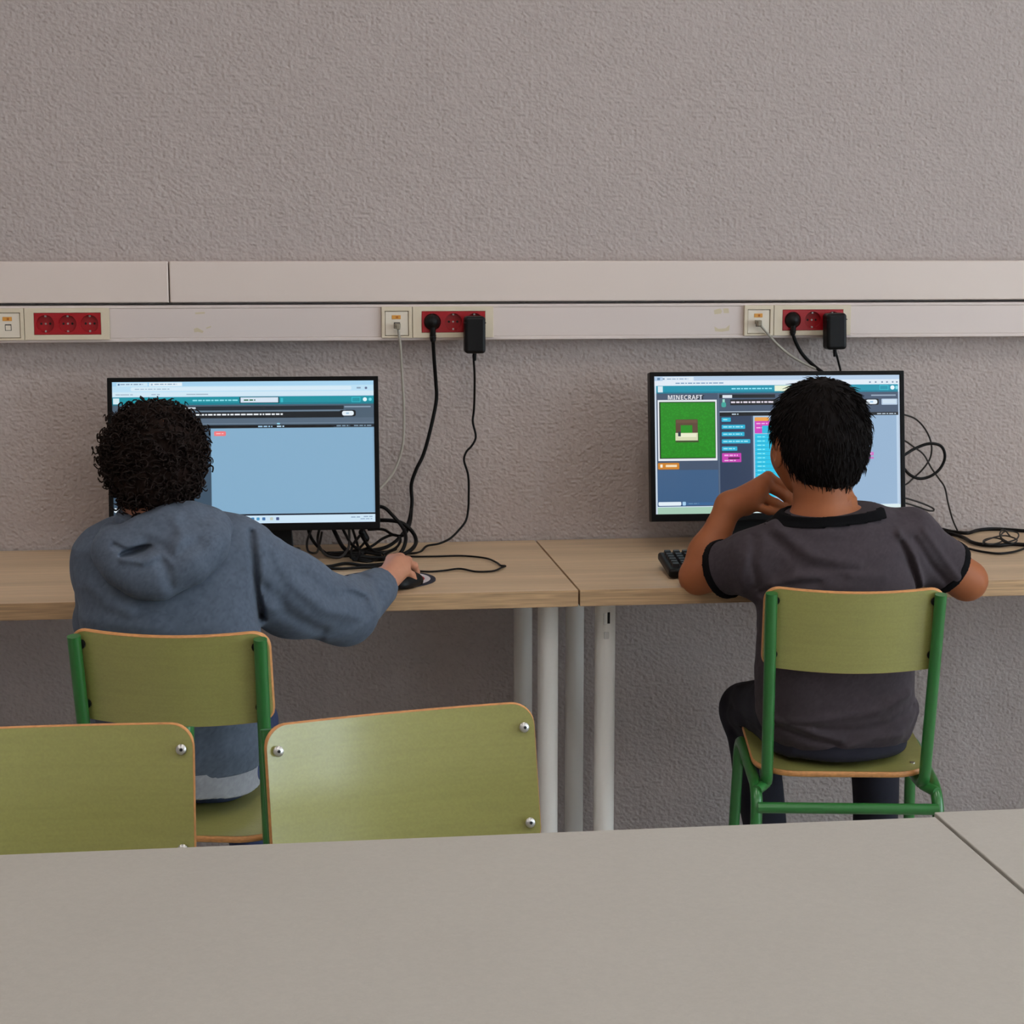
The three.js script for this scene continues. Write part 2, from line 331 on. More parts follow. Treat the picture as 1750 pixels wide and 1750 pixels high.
powerCord(1, 0, [[0.3371, 1.2109, 0.062], [0.3405, 1.1654, 0.05], [0.3458, 1.1109, 0.03], [0.3474, 1.0771, 0.025], [0.3349, 1.0129, 0.025], [0.3157, 0.9458, 0.025], [0.2993, 0.9123, 0.025], [0.2883, 0.8787, 0.025], [0.2893, 0.8353, 0.025], [0.2812, 0.7969, 0.04], [0.2609, 0.7696, 0.08], [0.2239, 0.75, 0.12], [0.1704, 0.7451, 0.14], [0.1047, 0.7446, 0.16]], 'thick black power cable hanging on the wall left of the long thin one');
adapter([[0.4283, 1.2235, 0.09][0], [0.4283, 1.2235, 0.09][1], 0.088], 0, [[0.4257, 1.1775, 0.088], [0.4301, 1.1329, 0.07], [0.4327, 1.0498, 0.03], [0.43, 1.023, 0.03], [0.4366, 0.9852, 0.03], [0.4271, 0.9664, 0.03], [0.4149, 0.9531, 0.03], [0.4094, 0.9356, 0.03], [0.4188, 0.8989, 0.03], [0.4199, 0.8473, 0.03], [0.4185, 0.8173, 0.03], [0.412, 0.7944, 0.04], [0.396, 0.7758, 0.05], [0.3712, 0.7577, 0.07], [0.3461, 0.749, 0.08], [0.3178, 0.7475, 0.1], [0.2987, 0.7411, 0.14], [0.2723, 0.7444, 0.18], [0.2192, 0.7463, 0.2]], 'black power adapter with a long thin crinkled cable down the wall');
netCable([[1.0874, 1.2453, 0.068], [1.1092, 1.221, 0.066], [1.1363, 1.1936, 0.06], [1.1674, 1.1691, 0.06], [1.207, 1.1472, 0.06], [1.2435, 1.1313, 0.07], [1.2685, 1.1135, 0.09]], 'grey network cable curving behind the top of the monitor with coloured blocks');
powerCord(2, 0, [[1.1699, 1.2204, 0.062], [1.1779, 1.2001, 0.06], [1.1967, 1.1713, 0.055], [1.2238, 1.1443, 0.06], [1.2433, 1.1265, 0.08], [1.2587, 1.1008, 0.1]], 'black power cable curving down behind the monitor with coloured blocks');
adapter([[1.2613, 1.2265, 0.09][0], [1.2613, 1.2265, 0.09][1], 0.088], 0.03, [[1.2645, 1.1808, 0.088], [1.2731, 1.16, 0.08], [1.284, 1.1309, 0.07], [1.2859, 1.0991, 0.08]], 'black power adapter with a short visible cable above the seated child in the tee');

// ---------------------------------------------------------------- oak desks along the wall
const DY = 0.74, DT = 0.033, DZ = 0.635, SX = [0.5793, 0.74, 0.6428][0];
function desk(x0, x1, mat, legs, label, slots) {
  const t = thing('desk', label, 'desk', [x0, 0, 0.004]);
  const w = x1 - x0;
  part('desktop', box(0, w, DY - DT, DY, 0, DZ - 0.006, 0.001), mat, t, 'oak laminate desktop');
  part('edge_band', box(0, w, DY - DT, DY - 0.0002, DZ - 0.0058, DZ - 0.004, 0.0006), edgeMat, t, 'front edge strip coloured darker than the desktop');
  const [la, lb] = legs.map((x) => x - x0);
  for (const [x, z] of [[la, 0.095], [la, 0.49], [lb, 0.095], [lb, 0.49]]) {
    const h = DY - DT - 0.012, g = cyl(0.0215, 0.0215, h, 28); g.translate(x, h / 2 + 0.01, z);
    const f = cyl(0.017, 0.019, 0.012, 20); f.translate(x, 0.006, z);
    const leg = part('leg', g, whiteSteel, t); part('foot', f, blackPlastic, leg);
    if (slots && x < w / 2 && z > 0.3) {
      const s1 = box(x + 0.001, x + 0.0065, h - 0.05, h - 0.026, z + 0.0195, z + 0.0222, 0.0008); part('clip_slot', s1, blackHole, leg, 'dark slot near the top of the leg');
      const s0 = box(x - 0.0065, x - 0.0005, h - 0.052, h - 0.028, z + 0.0195, z + 0.0218, 0.0008); part('clip', s0, steel, leg);
      const s2 = box(x - 0.006, x + 0.0045, h - 0.082, h - 0.068, z + 0.0195, z + 0.0221, 0.001); part('bolt', s2, steel, leg);
    }
  }
  for (const x of [la, lb]) part('rail', box(x - 0.015, x + 0.015, DY - DT - 0.03, DY - DT, 0.11, 0.475, 0.002), whiteSteel, t);
  part('rail', box(la + 0.015, lb - 0.015, DY - DT - 0.03, DY - DT, 0.28, 0.31, 0.002), whiteSteel, t);
  return t;
}
desk(-1.03, SX - 0.002, oakMatA, [-0.97, 0.537], 'oak laminate desk under the curly-haired child, white tube legs');
desk(SX + 0.002, 2.19, oakMatB, [0.6575, 2.11], 'oak laminate desk under the child in the tee, white tube legs', true);

// ---------------------------------------------------------------- monitors
function screenCanvas(draw) {
  const c = document.createElement('canvas'); c.width = 1280; c.height = 720; const g = c.getContext('2d'); draw(g);
  const t = new THREE.CanvasTexture(c); t.colorSpace = THREE.SRGBColorSpace; return t;
}
const R = (g, c, x, y, w, h, r = 0) => { g.fillStyle = c; if (r) { g.beginPath(); g.moveTo(x + r, y); g.arcTo(x + w, y, x + w, y + h, r); g.arcTo(x + w, y + h, x, y + h, r); g.arcTo(x, y + h, x, y, r); g.arcTo(x, y, x + w, y, r); g.fill(); } else g.fillRect(x, y, w, h); };
function textLine(g, c, x, y, w, h) { let s = 9, q = x; g.fillStyle = c; while (q < x + w) { s = (s * 137 + 11) % 97; const l = Math.min(8 + s % 22, x + w - q); g.fillRect(q, y, l, h); q += l + 5; } }
const leftScreen = screenCanvas((g) => {
  R(g, '#8fb4d0', 0, 0, 1280, 720);
  R(g, '#a8d6f2', 0, 0, 1280, 22); R(g, '#cfeafb', 22, 4, 150, 18); R(g, '#e3f3fd', 180, 4, 160, 18); textLine(g, '#7d9ab0', 40, 10, 110, 5); textLine(g, '#8fa9bc', 205, 10, 110, 5); R(g, '#4f7da0', 28, 9, 9, 9); R(g, '#9fb9cc', 188, 9, 9, 9);
  R(g, '#bfe3f8', 0, 22, 1280, 30); R(g, '#d8eefb', 90, 27, 1080, 20, 8); textLine(g, '#9ab4c6', 110, 35, 170, 4); R(g, '#87a2b6', 1196, 33, 20, 8); R(g, '#5d6f8c', 1236, 32, 12, 12, 5);
  R(g, '#d3ebf9', 0, 52, 1280, 24); for (const x of [16, 40, 60, 190, 360, 380]) textLine(g, '#a5bac8', x, 62, x > 300 ? 90 : 40, 5);
  R(g, '#0a2a38', 300, 78, 320, 8);
  R(g, '#0e93a4', 0, 78, 1280, 40); R(g, '#0b7f92', 0, 108, 1280, 10); R(g, '#d5ecf5', 4, 82, 30, 30); textLine(g, '#8fe0ea', 390, 92, 220, 7);
  R(g, '#0a4552', 618, 80, 196, 32); R(g, '#d9e7f5', 624, 82, 184, 26); textLine(g, '#2c6b4c', 640, 92, 56, 7); R(g, '#32bac8', 820, 86, 12, 22);
  g.strokeStyle = '#36c3d2'; g.lineWidth = 3; g.strokeRect(1172, 86, 40, 22); R(g, '#e6fbff', 1226, 86, 20, 20, 9); R(g, '#6fd6e0', 1254, 88, 16, 16, 7);
  R(g, '#4a5e70', 0, 118, 1280, 120);
  R(g, '#17242f', 330, 126, 800, 20); R(g, '#6d8193', 340, 148, 800, 6); R(g, '#0c141c', 330, 156, 800, 30); R(g, '#dfe9f2', 354, 130, 50, 14); textLine(g, '#f2f6fa', 400, 164, 430, 8);
  R(g, '#8da4b8', 1134, 130, 130, 6); R(g, '#0b1118', 1110, 150, 80, 32, 10); R(g, '#e9f4fc', 1122, 154, 58, 24, 10); R(g, '#a9c7dd', 1142, 162, 14, 8);
  R(g, '#56697c', 330, 188, 950, 26); R(g, '#72869a', 390, 212, 890, 4); R(g, '#060b12', 400, 222, 680, 14);
  R(g, '#0d1620', 1070, 222, 210, 12); textLine(g, '#9fc6e2', 708, 226, 70, 7); textLine(g, '#bcd9ee', 800, 226, 36, 7); textLine(g, '#7f98ac', 1094, 226, 66, 6); textLine(g, '#7f98ac', 1180, 226, 86, 6); R(g, '#8fd2ea', 800, 212, 16, 8, 4);
  R(g, '#3b5063', 0, 238, 476, 444); R(g, '#33465a', 0, 238, 476, 6);
  R(g, '#86b0ce', 476, 238, 804, 432); R(g, '#7ea5c2', 1272, 238, 8, 432);
  R(g, '#f47a80', 492, 252, 58, 24, 6); textLine(g, '#ffd2d2', 502, 262, 36, 4);
  R(g, '#eef7fd', 2, 634, 102, 22, 5); R(g, '#2d4052', 0, 664, 476, 12);
  R(g, '#0c1a2a', 0, 672, 1280, 8);
  R(g, '#cfe8fa', 0, 680, 1280, 40); for (const [x, c] of [[668, '#3a7fb2'], [694, '#4e9ac6'], [722, '#3f72a8'], [760, '#c6cfc0'], [790, '#4a5b86']]) R(g, c, x, 690, 15, 15, 3);
  textLine(g, '#8aa4ba', 1160, 692, 44, 5); textLine(g, '#8aa4ba', 1222, 690, 44, 5); textLine(g, '#8aa4ba', 1206, 702, 60, 4);
});
const rightScreen = screenCanvas((g) => {
  R(g, '#d7e7f7', 0, 0, 1280, 720);
  R(g, '#b7cfe8', 0, 0, 1280, 24); R(g, '#dfecf9', 44, 4, 160, 20); textLine(g, '#8ea6bd', 66, 12, 110, 5); R(g, '#5d84a6', 16, 8, 14, 12); R(g, '#7892aa', 44, 10, 10, 8);
  R(g, '#e4effa', 0, 24, 1280, 26); textLine(g, '#7fa0bd', 110, 34, 250, 6); for (const x of [1120, 1150, 1184, 1210, 1240, 1262]) R(g, '#7b8fa6', x, 34, 9, 8);
  R(g, '#0e93ae', 10, 50, 1262, 40); R(g, '#0a7a94', 10, 82, 1262, 8); R(g, '#dceef6', 18, 52, 26, 32); textLine(g, '#8fe0f2', 400, 64, 210, 7); R(g, '#eaf2d8', 624, 52, 120, 30);
  g.strokeStyle = '#36c3d2'; g.lineWidth = 3; g.strokeRect(1176, 56, 44, 22); R(g, '#ecfbff', 1232, 56, 22, 22, 10); R(g, '#7fd6e2', 1258, 58, 14, 18, 6);
  R(g, '#44546c', 10, 90, 1262, 590);
  R(g, '#cfdcea', 0, 90, 10, 630); R(g, '#b8cbe0', 1272, 90, 8, 630);
  // game title and play field
  g.fillStyle = '#141a22'; g.font = 'bold 34px sans-serif'; g.fillText('MINECRAFT', 66, 124); g.fillStyle = '#e4e4ea'; g.font = 'bold 32px sans-serif'; g.fillText('MINECRAFT', 67, 122);
  R(g, '#e8edf2', 16, 124, 306, 318); R(g, '#0a160a', 24, 134, 290, 296);
  R(g, '#1f8a14', 30, 138, 282, 288);
  let s = 5; for (let i = 0; i < 520; i++) { s = (s * 1103515245 + 12345) % 2147483648; const x = 30 + (s >> 8) % 275, y = 138 + (s >> 16) % 281; R(g, ['#23951a', '#1b7c12', '#2aa01f', '#208c18'][s % 4], x, y, 7, 7); }
  R(g, '#5d4334', 108, 226, 114, 70); R(g, '#6a4f3d', 112, 230, 106, 14); R(g, '#22901a', 134, 256, 60, 44);
  R(g, '#3c4a26', 108, 300, 118, 46); R(g, '#d9dcb8', 106, 296, 116, 40); R(g, '#eef0d2', 118, 300, 96, 18); R(g, '#22323c', 120, 290, 14, 24);
  R(g, '#d08326', 14, 452, 110, 34, 5); R(g, '#f5dfbd', 54, 462, 58, 12); R(g, '#fdf3e0', 26, 460, 12, 16);
  R(g, '#3a6596', 10, 490, 316, 186); R(g, '#3d5f86', 10, 490, 316, 170);
  R(g, '#1c4372', 12, 658, 146, 22); R(g, '#e8f4fd', 14, 656, 118, 20, 5); R(g, '#a9d2f2', 138, 656, 18, 20, 4); textLine(g, '#6e93b4', 170, 664, 54, 4);
  // instructions and toolbox
  R(g, '#59697f', 328, 90, 6, 590); R(g, '#10161f', 336, 98, 290, 18); R(g, '#dfe6ee', 352, 100, 50, 16); R(g, '#0c1118', 392, 124, 250, 30); textLine(g, '#e8dfea', 396, 134, 220, 9);
  R(g, '#3aa79c', 346, 138, 24, 26, 8); R(g, '#9fd9c8', 352, 122, 12, 16);
  R(g, '#c2d0de', 336, 186, 300, 4); R(g, '#070c13', 336, 192, 300, 18); textLine(g, '#cfe0ee', 400, 198, 34, 6);
  R(g, '#2c3c58', 336, 210, 166, 470);
  for (const [y, w] of [[218, 48], [256, 122], [294, 118], [332, 148], [370, 80]]) { R(g, '#22b2d6', 346, y, w, 22, 4); textLine(g, '#a9ecfb', 354, y + 8, w - 20, 6); }
  R(g, '#c93fb4', 346, 404, 100, 48, 4); textLine(g, '#f3b6ea', 358, 412, 70, 8); R(g, '#5b1450', 378, 426, 60, 10); textLine(g, '#efc0e8', 358, 440, 60, 6);
  // workspace
  R(g, '#a9c4de', 510, 210, 762, 470); R(g, '#96b4d2', 900, 210, 364, 470); R(g, '#bdd4ea', 1262, 210, 10, 470);
  R(g, '#e9a04a', 518, 218, 74, 20, 4); R(g, '#cf3fbc', 518, 238, 84, 64, 4); textLine(g, '#f4bdec', 526, 248, 60, 6); textLine(g, '#f4bdec', 526, 270, 44, 6); R(g, '#27b6dc', 556, 262, 60, 40);
  R(g, '#1fc4ea', 518, 306, 160, 330); for (let y = 318; y < 620; y += 22) { textLine(g, '#8df0ff', 530, y, 40, 5); R(g, '#17a9cd', 518, y + 12, 100, 3); }
  R(g, '#d06ec4', 1050, 406, 90, 18, 4); textLine(g, '#f6d3f1', 1068, 412, 60, 6); R(g, '#c86fc0', 1050, 432, 90, 10, 3);
  R(g, '#0f151d', 1090, 196, 182, 16); textLine(g, '#c8d6e2', 1160, 202, 100, 5);
  R(g, '#0a0f16', 1090, 126, 80, 32, 8); R(g, '#eaf4fc', 1102, 130, 60, 24, 10); R(g, '#9cc3e2', 1124, 138, 16, 8); R(g, '#b6cbe0', 1184, 126, 84, 32, 4); R(g, '#cfe0f0', 1190, 130, 72, 22, 3); R(g, '#96a9bd', 1130, 104, 130, 7);
  R(g, '#a8cdb8', 10, 684, 320, 36); R(g, '#ddefee', 330, 684, 950, 36); for (const [x, c] of [[520, '#4a8fc2'], [560, '#3f72a8'], [700, '#4a7a9e'], [740, '#4a6b9e']]) R(g, c, x, 694, 14, 12, 3);
});
function monitor(cx, cy, cz, turn, tex, label, glow) {
  const t = thing('monitor', label, 'monitor', [cx, DY, cz], turn);
  const W = 0.582, H = 0.334, hy = cy - DY;
  const head = new THREE.Group(); head.name = 'display_head'; head.position.set(0, hy, 0); head.rotation.x = -0.14; t.add(head);
  const b = (x0, x1, y0, y1) => box(x0, x1, y0, y1, -0.03, 0.004, 0.0018);
  part('bezel', merge([b(-W / 2, W / 2, H / 2 - 0.0095, H / 2), b(-W / 2, W / 2, -H / 2, -H / 2 + 0.0165), b(-W / 2, -W / 2 + 0.0105, -H / 2 + 0.012, H / 2 - 0.005), b(W / 2 - 0.0105, W / 2, -H / 2 + 0.012, H / 2 - 0.005)]), blackGloss, head);
  part('rear_shell', merge([box(-W / 2 + 0.004, W / 2 - 0.004, -H / 2 + 0.004, H / 2 - 0.004, -0.042, -0.012, 0.006, 3), box(-0.16, 0.16, -0.11, 0.08, -0.062, -0.036, 0.01, 3)]), blackPlastic, head);
  const s = new THREE.PlaneGeometry(W - 0.0205, H - 0.0255); s.translate(0, 0.0035, 0.0005);
  const sb = box(-(W - 0.0205) / 2, (W - 0.0205) / 2, -(H - 0.0255) / 2 + 0.0035, (H - 0.0255) / 2 + 0.0035, -0.01, 0.0004, 0);
  part('panel_backing', sb, blackPlastic, head);
  part('screen', s, new THREE.MeshStandardMaterial({ color: 0x060606, roughness: 0.35, emissive: 0xffffff, emissiveMap: tex, emissiveIntensity: 1.15 }), head, 'lit screen showing a coding web page');
  const l = new THREE.RectAreaLight(new THREE.Color(glow[0], glow[1], glow[2]), 0.25, W - 0.03, H - 0.03); l.position.set(0, 0.0035, 0.006); l.rotation.y = Math.PI; head.add(l);
  const neck = new THREE.Shape(); neck.moveTo(-0.1, 0); neck.lineTo(0.1, 0); neck.lineTo(0.085, 0.2); neck.lineTo(-0.085, 0.2); neck.closePath();
  const ng = new THREE.ExtrudeGeometry(neck, { depth: 0.016, bevelEnabled: true, bevelThickness: 0.002, bevelSize: 0.002, bevelSegments: 2 }); ng.rotateX(-0.12); ng.translate(0, 0.006, -0.045);
  part('stand_neck', ng, blackPlastic, t);
  part('stand_base', box(-0.115, 0.115, 0, 0.012, -0.1, 0.04, 0.005, 3), blackPlastic, t);
  return t;
}
const ML = [[-0.3803, 0.9781, 0.2], [0.21, 0.9697, 0.2]], MR = [[0.8118, 0.9769, 0.2], [1.3935, 0.9689, 0.2]];
monitor((ML[0][0] + ML[1][0]) / 2, 0.974, 0.2, -0.03, leftScreen, 'black monitor with a blank pale blue workspace, before the curly-haired child', [0.6, 0.8, 1]);
monitor((MR[0][0] + MR[1][0]) / 2, 0.976, 0.2, -0.03, rightScreen, 'black monitor with a green game field and coloured code blocks', [0.6, 0.75, 0.9]);

// ---------------------------------------------------------------- cables round the monitors
const CY = DY + 0.004;
cord('coiled_cable', [[0.1584, 0.8273, 0.14], [0.2127, 0.8462, 0.15], [0.2379, 0.8262, 0.16], [0.2604, 0.797, 0.17], [0.2621, 0.7755, 0.2], [0.249, 0.7529, 0.22], [0.2195, 0.7439, 0.24], [0.1782, 0.7439, 0.25], [0.1402, 0.7512, 0.25]], 0.0042, 'thick black cable looping out behind the monitor corner, inner loop');
cord('coiled_cable', [[0.1589, 0.8085, 0.12], [0.2134, 0.8129, 0.13], [0.256, 0.8083, 0.14], [0.28, 0.7896, 0.15], [0.2868, 0.7717, 0.18], [0.2722, 0.7589, 0.22], [0.2477, 0.7511, 0.24], [0.2037, 0.7486, 0.25], [0.1529, 0.7522, 0.25]], 0.0046, 'thick black cable looping out behind the monitor corner, outer loop');
cord('coiled_cable', [[0.1845, 0.7923, 0.13], [0.2172, 0.7917, 0.13], [0.2387, 0.7809, 0.14], [0.2616, 0.7807, 0.15], [0.2716, 0.7921, 0.14], [0.2811, 0.8058, 0.1], [0.2867, 0.8267, 0.06]], 0.0031, 'black cable crossing the loops towards the hanging power cord');
cord('coiled_cable', [[0.0909, 0.7529, 0.2], [0.1421, 0.7531, 0.2], [0.1843, 0.7607, 0.18], [0.2159, 0.775, 0.15], [0.2393, 0.7793, 0.13], [0.2531, 0.7758, 0.16], [0.2426, 0.7628, 0.2], [0.2107, 0.7545, 0.24]], 0.0032, 'thin black cable arching low beside the child\'s hand');
cord('signal_cable', [[0.0481, 0.8053, 0.12], [0.0541, 0.7816, 0.13], [0.0722, 0.7617, 0.18], [0.0908, 0.7503, 0.2], [0.1215, 0.7525, 0.24], [0.166, 0.7541, 0.24]], 0.0036, 'black cable curling under the monitor nearest its stand');
cord('signal_cable', [[0.078, 0.8047, 0.12], [0.0707, 0.7789, 0.14], [0.0744, 0.765, 0.2], [0.0919, 0.7552, 0.26], [0.1143, 0.7539, 0.27], [0.1318, 0.7639, 0.24], [0.1401, 0.7781, 0.16], [0.1405, 0.7982, 0.12]], 0.003, 'thin black cable hanging in a deep loop under the monitor', darkGreyCable);
cord('signal_cable', [[0.1015, 0.8043, 0.12], [0.1123, 0.7821, 0.14], [0.1269, 0.7626, 0.2], [0.1414, 0.7552, 0.22], [0.1734, 0.7558, 0.22]], 0.0048, 'thick black cable slanting down under the monitor');
cord('signal_cable', [[0.1223, 0.8039, 0.12], [0.1318, 0.7856, 0.14], [0.1474, 0.7674, 0.2], [0.1695, 0.7572, 0.22], [0.2043, 0.7533, 0.24]], 0.0034, 'medium black cable slanting down under the monitor to the hand');
cord('signal_cable', [[0.1465, 0.8004, 0.1], [0.1526, 0.7812, 0.14], [0.1585, 0.7612, 0.18], [0.1563, 0.7551, 0.26], [0.1466, 0.7485, 0.28], [0.1403, 0.7564, 0.25], [0.1482, 0.768, 0.18], [0.1643, 0.781, 0.14]], 0.003, 'thin black cable with a tight hanging loop beneath the monitor edge');
cord('signal_cable', [[0.1754, 0.7945, 0.1], [0.1708, 0.7809, 0.14], [0.1792, 0.7647, 0.18], [0.1926, 0.758, 0.22], [0.2156, 0.7549, 0.22], [0.24, 0.7589, 0.2]], 0.0038, 'black cable dropping from the ferrite block under the monitor');
cord('signal_cable', [[0.057, 0.7932, 0.12], [0.0472, 0.7718, 0.15], [0.05, 0.7564, 0.2], [0.065, 0.7568, 0.22], [0.0736, 0.7695, 0.18], [0.0802, 0.7877, 0.13]], 0.0026, 'thin dark loop hanging by the monitor stand', darkGreyCable);
{
  const t = thing('cable_bundle', 'dark bundle of cables lying behind the mouse mat', 'cable', [0.0688, 0.744, 0.332]);
  for (const [i, pts] of [[[0.0483, 0.745, 0.299], [0.0875, 0.745, 0.3257], [0.1259, 0.745, 0.2941], [0.1623, 0.745, 0.3207], [0.2066, 0.745, 0.3117], [0.2405, 0.745, 0.2715]], [[0.0698, 0.745, 0.345], [0.1114, 0.745, 0.3574], [0.1549, 0.745, 0.3486], [0.1861, 0.745, 0.3454], [0.2136, 0.745, 0.2979]], [[0.1419, 0.746, 0.2042], [0.1521, 0.746, 0.2662], [0.1766, 0.746, 0.2842], [0.2036, 0.746, 0.2501], [0.2204, 0.746, 0.2897]]].entries()) wpart('cable', tube(pts, 0.0036 - i * 0.0004), blackRubber, t);
}
{
  const t = thing('ferrite_cable', 'short cable with a thick ferrite block hanging under the monitor', 'cable', [0.1738, 0.7792, 0.13]);
  const f = new THREE.CapsuleGeometry(0.0085, 0.016, 6, 14); f.rotateZ(0.5); part('ferrite_block', f, blackPlastic, t);
  wpart('cable', tube([[0.1663, 0.8053, 0.1], [0.1692, 0.791, 0.12], [0.1777, 0.7725, 0.13], [0.1645, 0.7578, 0.16], [0.1421, 0.7544, 0.2]], 0.003), blackRubber, t);
}
cord('mouse_cable', [[0.2219, 0.746, 0.1988], [0.2698, 0.744, 0.2162], [0.3209, 0.744, 0.2227], [0.3855, 0.744, 0.2231], [0.4334, 0.744, 0.2599], [0.4501, 0.744, 0.3146], [0.4574, 0.744, 0.3595], [0.4649, 0.744, 0.3604], [0.4536, 0.744, 0.3807], [0.4303, 0.744, 0.4203], [0.3966, 0.744, 0.423], [0.3634, 0.744, 0.3836], [0.3309, 0.744, 0.4007], [0.2992, 0.744, 0.4107], [0.2717, 0.744, 0.4002]], 0.0022, 'thin black mouse cable in a long pinched loop on the desk');
// beside the other monitor
cord('signal_cable', [[1.3649, 1.0456, 0.1], [1.4256, 1.0341, 0.1], [1.4656, 1.0195, 0.08], [1.4995, 0.9882, 0.06], [1.5119, 0.9576, 0.06], [1.5101, 0.9272, 0.06], [1.4925, 0.8997, 0.06], [1.4689, 0.8778, 0.06], [1.4451, 0.8669, 0.08], [1.3848, 0.854, 0.1]], 0.0021, 'thin grey cable in a half circle beside the monitor with coloured blocks', darkGreyCable);
cord('power_lead', [[1.3831, 0.9089, 0.1], [1.4351, 0.9372, 0.09], [1.4664, 0.9521, 0.08], [1.5016, 0.9627, 0.08], [1.5289, 0.9554, 0.08], [1.5383, 0.9318, 0.08], [1.5292, 0.9057, 0.08], [1.5071, 0.8867, 0.08], [1.4788, 0.8802, 0.08], [1.4557, 0.8889, 0.08], [1.4346, 0.907, 0.09], [1.3818, 0.95, 0.1]], 0.0036, 'thick black cable loop beside the monitor with coloured blocks');
cord('signal_cable', [[1.3806, 0.991, 0.1], [1.4325, 0.9729, 0.09], [1.4657, 0.9538, 0.07], [1.489, 0.9369, 0.07], [1.5102, 0.9034, 0.07], [1.5282, 0.8795, 0.07], [1.5523, 0.8529, 0.05], [1.5608, 0.8191, 0.05], [1.5792, 0.7723, 0.04], [1.5972, 0.7422, 0.03]], 0.0021, 'thin black cable slanting down the wall to the desk', darkGreyCable);
cord('signal_cable', [[1.3992, 0.8455, 0.1], [1.4455, 0.835, 0.09], [1.4894, 0.8204, 0.08], [1.5141, 0.8088, 0.08], [1.5171, 0.8046, 0.08], [1.5071, 0.8034, 0.08], [1.4753, 0.8137, 0.08], [1.443, 0.824, 0.09], [1.3996, 0.8317, 0.1]], 0.0021, 'thin folded cable end poking out beside the shoulder in the tee', darkGreyCable);
cord('power_lead', [[1.4915, 0.748, 0.0085], [1.5582, 0.746, -0.0145], [1.5827, 0.745, 0.0372], [1.6066, 0.745, 0.0583], [1.6512, 0.745, 0.0185], [1.6903, 0.745, 0.005], [1.7217, 0.745, 0.0182], [1.7666, 0.745, 0.0514]], 0.0042, 'thick black lead along the back of the desk near the wall');
cord('power_lead', [[1.4974, 0.748, 0.0726], [1.5569, 0.746, 0.0674], [1.5718, 0.746, 0.1223], [1.5662, 0.746, 0.1988], [1.5776, 0.746, 0.2337], [1.6076, 0.746, 0.2457], [1.6471, 0.746, 0.2341], [1.6869, 0.746, 0.2557]], 0.0046, 'thick black lead bending below the tangle on the desk');
cord('signal_cable', [[1.4563, 0.746, 0.1077], [1.5244, 0.744, 0.1727], [1.5274, 0.744, 0.2562], [1.5456, 0.744, 0.3149], [1.5689, 0.744, 0.3415], [1.6047, 0.744, 0.3303], [1.6654, 0.744, 0.2737]], 0.0027, 'thin black cable curving nearest the desk front');
cord('tangled_cable', [[1.5761, 0.748, 0.2375], [1.6021, 0.75, 0.1858], [1.6185, 0.755, 0.1935], [1.6347, 0.752, 0.2024], [1.6121, 0.75, 0.2377], [1.5846, 0.75, 0.2508], [1.5739, 0.754, 0.2492], [1.6122, 0.76, 0.2156], [1.6582, 0.756, 0.1789], [1.6694, 0.752, 0.2068], [1.6412, 0.75, 0.2414], [1.6216, 0.76, 0.2338], [1.6586, 0.768, 0.1768], [1.68, 0.764, 0.1802], [1.6567, 0.756, 0.2301], [1.6269, 0.752, 0.2352], [1.6292, 0.766, 0.204], [1.6472, 0.772, 0.1835], [1.6535, 0.76, 0.2036]], 0.0018, 'thin dark cable tied in a messy tangle on the desk', darkGreyCable, 'cable', 150);

// ---------------------------------------------------------------- mouse, mat, keyboard
{
  const c = [0.2053, 0.742, 0.4633];
  const t = thing('mouse_mat', 'round mouse mat with navy, white and red rings', 'mouse mat', [c[0], DY, 0.475]);
  const rings = [['mat_base', 0.1, srgb(24, 26, 44)], ['white_ring', 0.089, srgb(214, 204, 206)], ['red_ring', 0.077, srgb(168, 36, 44)], ['white_centre', 0.06, srgb(214, 206, 208)]];
  rings.forEach(([n, r, col], i) => { const h = 0.0022 + i * 0.0003, g = cyl(r, r, h, 56); g.translate(0, h / 2, 0); part(n, g, std(col, 0.75), t); });
}
function mouse(base, turn, label) {
  const t = thing('computer_mouse', label, 'mouse', base, turn);
  const g = new THREE.SphereGeometry(1, 28, 18); const p = g.attributes.position;
  for (let i = 0; i < p.count; i++) { let x = p.getX(i), y = p.getY(i), z = p.getZ(i); y = Math.max(y, -0.25); p.setXYZ(i, Math.sign(x) * Math.pow(Math.abs(x), 0.85) * 0.029 * (1 - 0.1 * (1 - z) * 0.5), (y + 0.25) * 0.026 * (0.86 + 0.14 * z), Math.sign(z) * Math.pow(Math.abs(z), 0.8) * 0.051); }
  g.computeVertexNormals(); part('shell', g, blackPlastic, t);
  const w = cyl(0.008, 0.008, 0.006, 18); w.rotateZ(Math.PI / 2); w.translate(0, 0.0245, -0.026); part('scroll_wheel', w, blackRubber, t);
  part('button_seam', box(-0.0005, 0.0005, 0.012, 0.0295, -0.047, -0.008, 0.0002), blackHole, t);
  return t;
}
mouse([0.238, DY + 0.0032, 0.552], -0.6, 'black mouse under the curly-haired child\'s hand on the mat');
